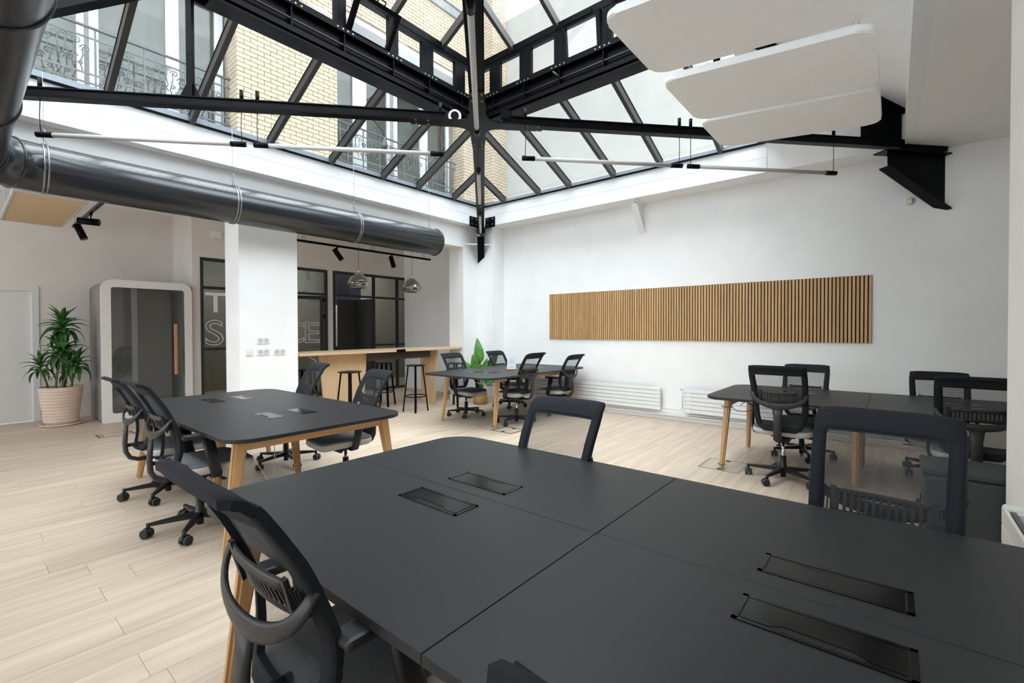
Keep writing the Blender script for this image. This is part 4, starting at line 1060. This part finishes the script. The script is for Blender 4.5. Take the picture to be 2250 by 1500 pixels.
def leaf_frame(d, q):
    n = Vector((-.72, -.64, .25 + random.uniform(-.2, .2))); n = (n - d * n.dot(d)).normalized(); yv = n.cross(d)
    return (Matrix((d, yv, n)).transposed() @ Matrix.Rotation(random.uniform(-.35, .35), 3, 'X')).to_euler()
for q, (az, el_, L, s0) in enumerate(((2.2, 86, .44, .60), (-.9, 60, .46, .42), (2.5, 58, .42, .30), (.2, 55, .44, .30), (3.4, 50, .34, .30), (-1.9, 68, .38, .30), (1.3, 70, .40, .35), (-1.3, 35, .30, .26), (2.95, 70, .36, .40))):
    el2 = math.radians(el_); d = Vector((math.cos(az) * math.cos(el2), math.sin(az) * math.cos(el2), math.sin(el2))); b0 = Vector((0, 0, .17))
    p1 = b0 + d * s0 * .4 + Vector((0, 0, s0 * .55))
    MB().tube([b0, b0 * .4 + p1 * .6 + Vector((0, 0, .02)), p1], [.011, .009, .006], n=6).build('stalk', LEAF2, t)
    me = leaf_mesh('leaf', LEAF2, L * 1.12, .17 if q else .19, .30, fold=.12, n=10)
    o = obj('leaf', me, t, p1); o.rotation_euler = leaf_frame(d, q)

# ================================================================== BAR AND STOOLS
t = thing('high_bar_table', 'long pale plywood standing bar between the white column and the corner pillar', 'table', (3.06, 6.32, 0))
for a, b_ in ((0, 1.72), (1.724, 3.115)): MB().box(a, 0, 1.005, b_, .62, 1.045, bev=.003).build('bar_top', BIRCHX, t)
def leg_panel(pts, th=.03): return MB().plate(pts, th)
leg_panel([(.39, .20, 1.005), (1.19, .20, 1.005), (1.12, .20, 0), (.49, .20, 0)]).build('leg_panel', BIRCH, t)
leg_panel([(2.63, .13, 1.005), (2.63, .60, 1.005), (2.63, .56, 0), (2.63, .20, 0)]).build('leg_panel', BIRCH, t)
MB().box(1.16, .12, .875, 2.44, .14, 1.0).build('modesty_beam', BROWNB, t)
MB().box(1.62, -.004, 1.0, 1.80, .04, 1.0455).build('joint_clamp', STEEL, t)
MB().tube([(.18, .1, .99), (.25, .08, .95), (.34, .12, .88), (.38, .2, .80)], .004, n=6).build('cable', CABW, t)
def make_stool(loc, rz, label):
    t = thing('bar_stool', label, 'stool', loc, rz, 'black steel bar stools at the bar')
    MB().lathe([(0, .762), (.14, .762), (.165, .770), (.166, .778), (.15, .779), (.05, .770), (0, .769)], n=32).build('seat', STEEL, t)
    lg = MB().bar((.12, 0, .764), (.205, 0, 0), .034, .022, upv=(1, 0, 0)).mesh('leg', STEEL)
    for k in range(4): obj('leg', lg, t, (0, 0, 0), PI / 4 + k * PI / 2)
    MB().tube([(.178 * math.cos(a), .178 * math.sin(a), .26) for a in [2 * PI * k / 28 for k in range(28)]], .009, n=6, closed=True, sect=None).build('foot_ring', STEEL, t)
    return t
S0 = make_stool((4.97, 6.20, 0), .1, 'black round bar stool under the right half of the bar, left of the end panel')
KIDS[S0.name] = kids(S0)
for x, y, rz, lb in ((4.98, 7.10, .5, 'black round bar stool behind the bar, right behind another stool'), (3.62, 5.98, .3, 'black round bar stool before the left plywood leg panel'),
                     (3.40, 6.82, .8, 'black round bar stool in the shade at the column end of the bar'), (5.72, 6.02, .2, 'black round bar stool beyond the right end panel, behind a mesh chair')):
    c_ = copy_tree(S0); c_.location = (x, y, 0); c_.rotation_euler = (0, 0, rz); c_['label'] = lb
#PART4
# ================================================================== TABLES
def table(name, label, x0, y0, x1, y1, zt, feet, mids, along, seam_len=None, seam_w=None, pc=(.59, .59), pw=.128):
    cx, cy = (x0 + x1) / 2, (y0 + y1) / 2
    t = thing(name, label, 'table', (cx, cy, 0), 0, 'black-topped oak-legged bench tables')
    sx = cx if seam_len is None or along == 'Y' else seam_len; sy = cy
    if along == 'Y': sx = cx if seam_w is None else seam_w; sy = cy if seam_len is None else seam_len
    else: sx = cx if seam_len is None else seam_len; sy = cy if seam_w is None else seam_w
    th, r, g = .024, .17, .0012
    qs = ((x0, y0, sx - g, sy - g, (0, 0, 1, 0)), (sx + g, y0, x1, sy - g, (0, 0, 0, 1)), (x0, sy + g, sx - g, y1, (0, 1, 0, 0)), (sx + g, sy + g, x1, y1, (1, 0, 0, 0)))
    for a, b, c_, d, cor_ in qs:
        P_ = rrect(a, b, c_, d, r, 10, cor_)
        m = MB(); m.plate([(x - cx, y - cy, zt - th) for x, y in P_], th)
        bot = [e for e in m.bm.edges if all(abs(v.co.z - (zt - th)) < 1e-5 for v in e.verts)]
        topE = [e for e in m.bm.edges if all(abs(v.co.z - zt) < 1e-5 for v in e.verts)]
        bmesh.ops.bevel(m.bm, geom=topE, offset=.0012, segments=1, affect='EDGES')
        m.build('tabletop_panel', LAMINATE, t)
    # underframe
    ztop = zt - th
    tops = []
    for fx, fy in feet + mids:
        tx = fx + (.10 if fx < cx else -.10); ty = fy + (.035 if fy < cy else -.035)
        if (fx, fy) in mids: tx = fx + (.06 if fx < cx else -.06); ty = fy
        tx, ty = (tx, ty)
        tops.append((tx, ty))
        m = MB(); m.bar((fx - cx, fy - cy, 0), (tx - cx, ty - cy, ztop - .002), .044, .040, upv=(0, 1, 0) if along == 'Y' else (1, 0, 0), w1=.085, h1=.052, bev=.012)
        m.build('leg', OAK, t)
    def rail(p, q, h=.075, w_=.035, mt=OAKX):
        return MB().bar((p[0] - cx, p[1] - cy, ztop - h / 2), (q[0] - cx, q[1] - cy, ztop - h / 2), w_, h).build('rail', mt, t)
    n = len(feet)
    rail(tops[0], tops[1]); rail(tops[2], tops[3])
    if mids: rail(tops[4], tops[5])
    for k in (0, 1):
        a, b = tops[k], tops[k + 2]
        MB().bar((a[0] - cx + (.22 if along == 'Y' and a[0] < cx else (-.22 if along == 'Y' else 0)), a[1] - cy + (0 if along == 'Y' else (.22 if a[1] < cy else -.22)), ztop - .03),
                 (b[0] - cx + (.22 if along == 'Y' and b[0] < cx else (-.22 if along == 'Y' else 0)), b[1] - cy + (0 if along == 'Y' else (.22 if b[1] < cy else -.22)), ztop - .03), .04, .05).build('steel_beam', STEEL, t)
    # ports
    for sl_ in (-1, 1):
        for sw_ in (-1, 1):
            if along == 'Y': px, py = sx - cx + sw_ * pw, sy - cy + sl_ * (pc[0] if sl_ < 0 else pc[1])
            else: px, py = sx - cx + sl_ * (pc[0] if sl_ < 0 else pc[1]), sy - cy + sw_ * pw
            L2, W2 = .156, .058
            def XY(u, v):          # u along the table, v outwards across
                return (px + v * sw_, py + u) if along == 'Y' else (px + u, py + v * sw_)
            m = MB()
            for u0, u1, v0, v1 in ((-L2, L2, -W2, -W2 + .010), (-L2, L2, W2 - .010, W2), (-L2, -L2 + .012, -W2, W2), (L2 - .012, L2, -W2, W2)):
                a, b = XY(u0, v0), XY(u1, v1); m.box(min(a[0], b[0]), min(a[1], b[1]), zt - .001, max(a[0], b[0]), max(a[1], b[1]), zt + .0022)
            f = m.build('cable_port', SATIN, t)
            a, b = XY(-L2 + .01, -W2 + .008), XY(L2 - .01, W2 - .008)
            MB().box(min(a[0], b[0]), min(a[1], b[1]), zt + .0002, max(a[0], b[0]), max(a[1], b[1]), zt + .0006).build('port_well', FELTK, f)
            poly = [(-L2 + .016, -W2 + .013), (L2 - .016, -W2 + .013), (L2 - .016, W2 - .014), (.085, W2 - .014), (.062, W2 - .031), (-.062, W2 - .031), (-.085, W2 - .014), (-L2 + .016, W2 - .014)]
            MB().plate([(*XY(u, v), zt + .0012) for u, v in poly], .0012).build('port_lid', SATIN, f)
    return t
table('long_table', 'nearest black table filling the lower right, with two pairs of cable ports', .575, -.62, 1.95, 2.03, .74,
      [(.66, 1.95), (1.86, 1.95), (.66, -.54), (1.86, -.54)], [(.86, .705), (1.66, .705)], 'Y', seam_len=.705, seam_w=1.263)
table('long_table', 'black-topped table in the middle left, nearest the white column', 1.03, 2.99, 2.31, 5.47, .712,
      [(1.05, 3.12), (2.29, 3.12), (1.10, 5.40), (2.26, 5.40)], [(1.33, 4.16), (2.00, 4.16)], 'Y', seam_w=1.685, seam_len=4.30, pc=(.58, .62))
table('long_table', 'farthest black table with the paper sign on it, by the corner pillar', 4.36, 3.97, 6.80, 5.33, .74,
      [(4.72, 4.20), (6.62, 4.14), (4.70, 5.24), (6.62, 5.22)], [], 'X')
bpy.data.objects['long_table.002'].children
t4 = table('long_table', 'black table at the right in front of the panel radiator', 4.69, -1.10, 5.98, 1.44, .712,
      [(4.78, 1.29), (5.87, 1.29), (4.78, -1.0), (5.87, -1.0)], [(4.93, .25), (5.68, .23)], 'Y', seam_w=5.40)
# cable ties and cables on the legs
def cable(label, pts, m=CABK, r=.003, group=None):
    base = Vector(pts[0]); P_ = [Vector(p) - base for p in pts]
    # smooth
    Q = []
    for i in range(len(P_) - 1):
        p0, p1, p2, p3 = P_[max(i - 1, 0)], P_[i], P_[i + 1], P_[min(i + 2, len(P_) - 1)]
        for k in range(6):
            f = k / 6; Q.append(.5 * ((2 * p1) + (p2 - p0) * f + (2 * p0 - 5 * p1 + 4 * p2 - p3) * f * f + (3 * p1 - p0 - 3 * p2 + p3) * f ** 3))
    Q.append(P_[-1])
    o = MB().tube(Q, r, n=6).build('cable', m); o.location = base
    tag(o, label, 'cable', group)
cable('black cable tied loosely at the top of the round front leg of the right table', [(4.90, 1.25, .64), (4.92, 1.18, .56), (4.98, 1.05, .58), (5.02, 1.0, .66), (4.95, 1.1, .66), (4.9, 1.15, .62)])
cable('thin white cable looping under the middle left table', [(1.75, 4.1, .60), (1.72, 4.0, .30), (1.65, 3.9, .12), (1.6, 4.0, .25), (1.5, 4.15, .45), (1.45, 4.25, .62)], CABW)
cable('white cable running down behind the front leg of the middle left table', [(1.22, 3.4, .60), (1.20, 3.35, .3), (1.28, 3.3, .12), (1.30, 3.32, .01)], CABW)
cable('grey cable sagging under the right table behind the middle legs', [(5.45, .1, .62), (5.45, -.02, .50), (5.45, -.16, .46), (5.45, -.34, .52), (5.45, -.45, .62)], RUBBER, .005)
cable('thin white cable under the far table near its front leg', [(4.85, 4.8, .63), (4.88, 4.6, .585), (4.92, 4.4, .60), (4.95, 4.3, .64)], CABW)
def leg_tie(label, x, y, z, r=.036):
    o = MB().tube([(r * math.cos(a), r * math.sin(a), .002 * math.sin(3 * a)) for a in [2 * PI * k / 16 for k in range(16)]], .003, n=5, closed=True).build('cable_tie', CABK); o.location = (x, y, z); tag(o, label, 'cable tie')
leg_tie('black cable tie round the top of the right table\'s front leg', 4.875, 1.265, .60, .05)
leg_tie('black cable tie round the foot of the right table\'s front leg', 4.788, 1.287, .05, .034)
leg_tie('black cable tie round the top of the far table\'s front leg', 4.73, 4.286, .60, .05)
leg_tie('black cable tie round the foot of the far table\'s front leg', 4.722, 4.205, .05, .034)
# floor boxes
def floor_box(label, x0, y0, x1, y1):
    t = thing('floor_box', label, 'floor box', ((x0 + x1) / 2, (y0 + y1) / 2, 0), 0, 'flush metal floor boxes'); a, b = (x1 - x0) / 2, (y1 - y0) / 2; w_ = .022
    m = MB()
    for q in ((-a, -b, a, -b + w_), (-a, b - w_, a, b), (-a, -b + w_, -a + w_, b - w_), (a - w_, -b + w_, a, b - w_)): m.box(q[0], q[1], 0, q[2], q[3], .003)
    m.build('metal_frame', GALV, t)
    MB().box(-a + w_, -b + w_, 0, a - w_, b - w_, .0015).build('lid', PLANK, t)
    for sx_ in (-1, 1): MB().box(sx_ * (a - .05) - .02, -.02, .0015, sx_ * (a - .05) + .02, .02, .004).build('latch', STEEL, t)
floor_box('flush metal-rimmed floor box in the wood floor before the phone booth', 1.19, 7.80, 1.56, 8.06)
floor_box('flush metal-rimmed floor box at the foot of the right table\'s front leg', 4.72, 1.12, 5.14, 1.50)
floor_box('flush metal-rimmed floor box under the front corner of the far table', 4.66, 3.86, 4.98, 4.22)

# paper sign on a wooden foot
t = thing('paper_sign', 'small white paper sign in a wooden foot on the far table', 'sign', (5.57, 4.60, .742), -.72 - PI / 2 + PI / 2)
t.rotation_euler = (0, 0, math.atan2(-5.57, 4.60) * 0 + math.radians(-50.5))
MB().box(-.075, -.02, 0, .075, .02, .018, bev=.003).build('wooden_foot', OAKX, t)
MB().box(-.068, -.0015, .015, .068, .0015, .195).build('paper', PAPER, t)
m = MB()
for z, w_ in ((.165, .018), (.135, .05), (.128, .03), (.10, .045), (.045, .05), (.036, .035)): m.box(-w_, -.0022, z, w_, -.0014, z + .004)
m.build('printed_lines', INK, t, kind='stuff')

# dark green metal cabinet at the right
t = thing('metal_cabinet', 'low dark green metal cabinet between the right table and the wall edge', 'cabinet', (3.50, -.94, 0))
MB().box(.0, 0, .03, .36, .80, .54, bev=.006).build('body', CABINET, t)
MB().box(-.004, -.002, .543, .364, .812, .58, bev=.008).build('top', CABINET, t)
MB().box(-.016, .40, .05, -.001, .796, .535, bev=.006).build('door', CABINET, t); MB().box(-.016, .006, .05, -.001, .394, .535, bev=.006).build('door', CABINET, t)
MB().box(.01, .01, 0, .35, .79, .03).build('plinth', STEEL, t)
MB().cyl((-.02, .43, .48), (-.012, .43, .48), .008, n=10).build('lock', GALV, t)

# ================================================================== TASK CHAIRS
def lerp(a, b, f): return a + (b - a) * f
PROF = [(-.203, .468, .12), (-.191, .49, .16), (-.181, .53, .184), (-.174, .59, .200), (-.175, .65, .207), (-.183, .70, .210), (-.209, .77, .212), (-.239, .84, .214), (-.272, .91, .217), (-.299, .965, .219), (-.322, 1.01, .218), (-.337, 1.034, .217), (-.352, 1.050, .216), (-.374, 1.058, .212), (-.393, 1.056, .196)]
def prof_at(z):
    for a, b in zip(PROF, PROF[1:]):
        if a[1] <= z <= b[1]: return lerp(a[0], b[0], (z - a[1]) / (b[1] - a[1])), lerp(a[2], b[2], (z - a[1]) / (b[1] - a[1]))
    return PROF[0][0], PROF[0][2]
def back_rows():
    pr = []
    for i in range(len(PROF) - 1):
        n = 3 if i not in (0, 13) else 3
        for k in range(n): pr.append(tuple(lerp(PROF[i][q], PROF[i + 1][q], k / n) for q in range(3)))
    pr.append(PROF[-1])
    rows = []
    for x, z, hw in pr:
        bw = .044; inner = hw - bw; ts = [-hw, -inner] + [inner * (k / 5 - 1) for k in range(1, 10)] + [inner, hw]
        cv = .034 * max(0, min(1, (1.04 - z) / .25 + .35))
        rows.append([(x + cv * (y / .22) ** 2, y, z - (.010 * (y / .22) ** 6 if z > 1.03 else 0)) for y in ts])
    return rows, pr
def make_chair():
    ch = thing('task_chair', 'x', 'chair', (0, 0, 0), 0, 'black mesh task chairs')
    up_ = []          # parts that ride on the gas lift
    def U(o): up_.append(o); return o
    arm = MB(); arm.bar((.022, 0, .100), (.275, 0, .088), .046, .042, w1=.026, h1=.020, bev=.004)
    arm.cyl((.285, 0, .098), (.285, 0, .062), .012, n=10)
    am = arm.mesh('base_arm', PLASTIC)
    wh = MB().cyl((-.001, -.011, 0), (-.001, .011, 0), .029, n=20).mesh('wheel', PLASTIC)
    ty = MB()
    for s in (-1, 1): ty.tube([(.026 * math.cos(a), s * .006, .026 * math.sin(a)) for a in [2 * PI * k / 20 for k in range(20)]], .0042, n=6, closed=True)
    tym = ty.mesh('tyre', RUBBER)
    hood = MB().tube([(.026 * math.cos(a), 0, .026 * math.sin(a) + .004) for a in [PI * k / 8 for k in range(9)]], .007, n=6, sect=(.016, .010), upv=(0, 1, 0)).mesh('caster', PLASTIC)
    for k in range(5):
        a = 2 * PI * k / 5 + .35
        obj('base_arm', am, ch, (0, 0, 0), a)
        cz = a + (.5, 1.9, -.8, 2.6, .9)[k]
        c_ = obj('caster', hood, ch, (.285 * math.cos(a) + .012 * math.cos(cz), .285 * math.sin(a) + .012 * math.sin(cz), .031), cz)
        for s in (-1, 1):
            obj('wheel', wh, c_, (0, s * .017, 0)); obj('tyre', tym, c_, (0, s * .017, 0))
    MB().lathe([(0, .03), (.022, .03), (.022, .07), (.034, .075), (.036, .12), (.028, .128), (.025, .22), (.014, .222), (0, .222)], n=24).build('hub', PLASTIC, ch)
    U(MB().cyl((0, 0, .08), (0, 0, .37), .0135, n=16).build('gas_lift', CHROME, ch))
    m = MB().box(-.10, -.065, .365, .12, .065, .405, bev=.008).box(-.03, -.10, .385, .10, .10, .43, bev=.01)
    m.cyl((.07, -.02, .372), (.07, .06, .372), .026, n=14); U(m.build('mechanism', PLASTIC, ch))
    m = MB().tube([(.05, -.06, .395), (.06, -.16, .39), (.065, -.215, .385)], .005, n=6).bar((.065, -.21, .385), (.068, -.27, .383), .028, .008, bev=.003); U(m.build('lever', PLASTIC, ch))
    P_ = rrect(-.175, -.232, .295, .232, .10, 8)
    m = MB()
    loops = []
    for z, ins in ((.420, .035), (.428, .012), (.445, .0), (.470, .0), (.480, .006)):
        loops.append([m.bm.verts.new((lerp(x, .06, ins / .24), lerp(y, 0, ins / .24), z - (.018 * max(0, (x - .18) / .12) ** 2))) for x, y in P_])
    for A_, B_ in zip(loops, loops[1:]):
        for j in range(len(A_)): m._face([A_[j], A_[(j + 1) % len(A_)], B_[(j + 1) % len(B_)], B_[j]], True)
    m._face(loops[0][::-1]); m._face(loops[-1]); U(m.build('seat', SEATS, ch))
    m = MB(); loops = []
    for z, ins in ((.479, .004), (.487, .004), (.494, .018), (.497, .05)):
        loops.append([m.bm.verts.new((lerp(x, .06, ins / .24), lerp(y, 0, ins / .24), z - (.018 * max(0, (x - .18) / .12) ** 2))) for x, y in P_])
    for A_, B_ in zip(loops, loops[1:]):
        for j in range(len(A_)): m._face([A_[j], A_[(j + 1) % len(A_)], B_[(j + 1) % len(B_)], B_[j]], True)
    m._face(loops[0][::-1]); m._face(loops[-1]); U(m.build('seat_pad', SEATT, ch))
    # back frame and net
    rows, pr = back_rows(); R = len(rows)
    def is_frame(i, j): return j == 0 or j == 11 or pr[i][1] < .505 or pr[i][1] >= .972
    U(MB().grid(rows, thick=.020, cell=is_frame).build('back_frame', FABB, ch, fix=True))
    U(MB().grid(rows, cell=lambda i, j: not is_frame(i, j)).build('back_net', NET, ch))
    # yoke: bow and spine
    bow = []
    for k in range(25):
        a = PI * k / 24; y = -.208 * math.cos(a); s = math.sin(a)
        z = .815 - .115 * s ** .85; x = lerp(prof_at(.80)[0] + .012, -.275, s ** .8)
        bow.append((x, y, z))
    U(MB().tube(bow, .01, sect=[(.032 + .020 * math.sin(PI * k / 24) ** 3, .014) for k in range(25)], upv=(1, 0, 0)).build('back_yoke', PLASTICG, ch))
    U(MB().tube([(-.268, 0, .69), (-.275, 0, .60), (-.280, 0, .53), (-.275, 0, .46), (-.25, 0, .410), (-.20, 0, .388), (-.06, 0, .385)], .01, sect=[(.085, .016), (.062, .024), (.060, .028), (.062, .030), (.064, .030), (.060, .028), (.055, .026)], upv=(1, 0, .001)).build('spine', PLASTICG, ch))
    U(MB().cyl((-.27, 0, .51), (-.165, 0, .51), .014, n=10).build('tilt_pin', PLASTIC, ch))
    # slotted lumbar rest just behind the net
    m = MB()
    def LX(z, y): return prof_at(z)[0] + .034 * (y / .22) ** 2 - .024
    n = 13
    for z0, z1 in ((.735, .753), (.800, .826)):
        rw = [[(LX((z0 + z1) / 2, y), y, z) for y in [-.135 + .27 * k / 12 for k in range(13)]] for z in (z0, z1)]; m.grid(rw, thick=.006)
    for k in range(n):
        y = -.128 + .256 * k / (n - 1); m.bar((LX(.74, y) - .003, y, .743), (LX(.81, y) - .003, y, .810), .010, .006, upv=(1, 0, 0))
    for s in (-1, 1):
        m.bar((LX(.75, .138) - .004, s * .142, .725), (LX(.82, .138) - .004, s * .142, .832), .018, .012, upv=(1, 0, 0))
        for q in (.158, .170, .182): m.bar((LX(.75, q) - .004, s * q, .75), (LX(.81, q) - .004, s * q, .815), .005, .008, upv=(1, 0, 0))
    U(m.build('lumbar_support', PLASTICG, ch))
    for s in (-1, 1):
        pts = [(.03, s * .12, .408), (.03, s * .215, .400), (.028, s * .243, .412), (.02, s * .252, .455), (.0, s * .250, .54), (-.02, s * .235, .675)]
        U(MB().tube(pts, .01, sect=[(.016, .06), (.018, .06), (.02, .062), (.02, .066), (.022, .068), (.026, .07)], upv=(1, 0, 0)).build('armrest_post', PLASTIC, ch))
        U(MB().box(-.165, s * .220 - .036, .674, .085, s * .220 + .036, .702, bev=.011, seg=2).build('armrest_pad', PLASTIC, ch))
    return ch, up_
PROTO, UPPER = make_chair()
UPN = {o.name for o in UPPER}
CH_KIDS = [(c, list(c.children)) for c in PROTO.children]
def place_chair(x, y, rz, ztop, label, first=False, low=0):
    dz = ztop - 1.06
    if first: r = PROTO
    else: r = PROTO.copy(); COL.objects.link(r)
    r.location = (x, y, 0); r.rotation_euler = (0, 0, rz); r['label'] = label
    if not first:
        for c_, g in CH_KIDS:
            n = c_.copy(); COL.objects.link(n); n.parent = r
            if c_.name in UPN: n.location.z += dz
            for gg in g: k = gg.copy(); COL.objects.link(k); k.parent = n
    if low:
        for c_ in r.children:
            if c_.name.startswith('lumbar_support'): c_.location.z -= low; c_.location.x += low * .4
    return r
D = math.radians
CH = [
 (4.79, .765, D(0), 1.055, 'black mesh chair at the near side of the right table, seen from behind, whole'),
 (4.74, -.46, D(-3), 1.045, 'black mesh chair at the right table cut off by the white wall edge'),
 (5.81, .755, D(180), .968, 'black mesh chair on the wall side of the right table, behind the whole chair'),
 (5.84, -.345, D(180), .943, 'black mesh chair on the wall side of the right table, over the dark cabinet'),
 (.685, 1.13, D(0), 1.074, 'nearest black mesh chair, lower left, its back leaning over the nearest table'),
 (.672, .07, D(0), 1.076, 'black mesh chair at the bottom edge, only the corner of its headband showing'),
 (1.73, 1.33, D(180), 1.005, 'black mesh chair behind the far corner of the nearest table'),
 (1.89, .045, D(176), 1.06, 'large black mesh chair behind the nearest table, with slots low in its back'),
 (1.09, 3.71, D(0), 1.055, 'black mesh chair at the left of the middle table, nearer one of the pair'),
 (1.15, 4.69, D(0), 1.01, 'black mesh chair at the left of the middle table, farther one of the pair'),
 (2.19, 4.83, D(172), 1.02, 'black mesh chair before the white column, farther side of the middle table'),
 (2.27, 3.83, D(174), .99, 'black mesh chair in front of the plywood bar, right side of the middle table'),
 (5.24, 5.27, D(-90), .99, 'black mesh chair behind the far table, nearest the bar end'),
 (6.34, 5.29, D(-90), .985, 'black mesh chair behind the far table, beside the big-leaved plant'),
 (5.25, 4.24, D(92), 1.045, 'black mesh chair at the near side of the far table, left of its pair'),
 (6.27, 4.20, D(90), .98, 'black mesh chair at the near side of the far table, at the wall end'),
]
for i, q in enumerate(CH[1:]): place_chair(*q, low=.055 if ('slots low' in q[4] or 'far corner' in q[4]) else 0)
x, y, rz, zt_, lb = CH[0]; place_chair(x, y, rz, zt_, lb, first=True)
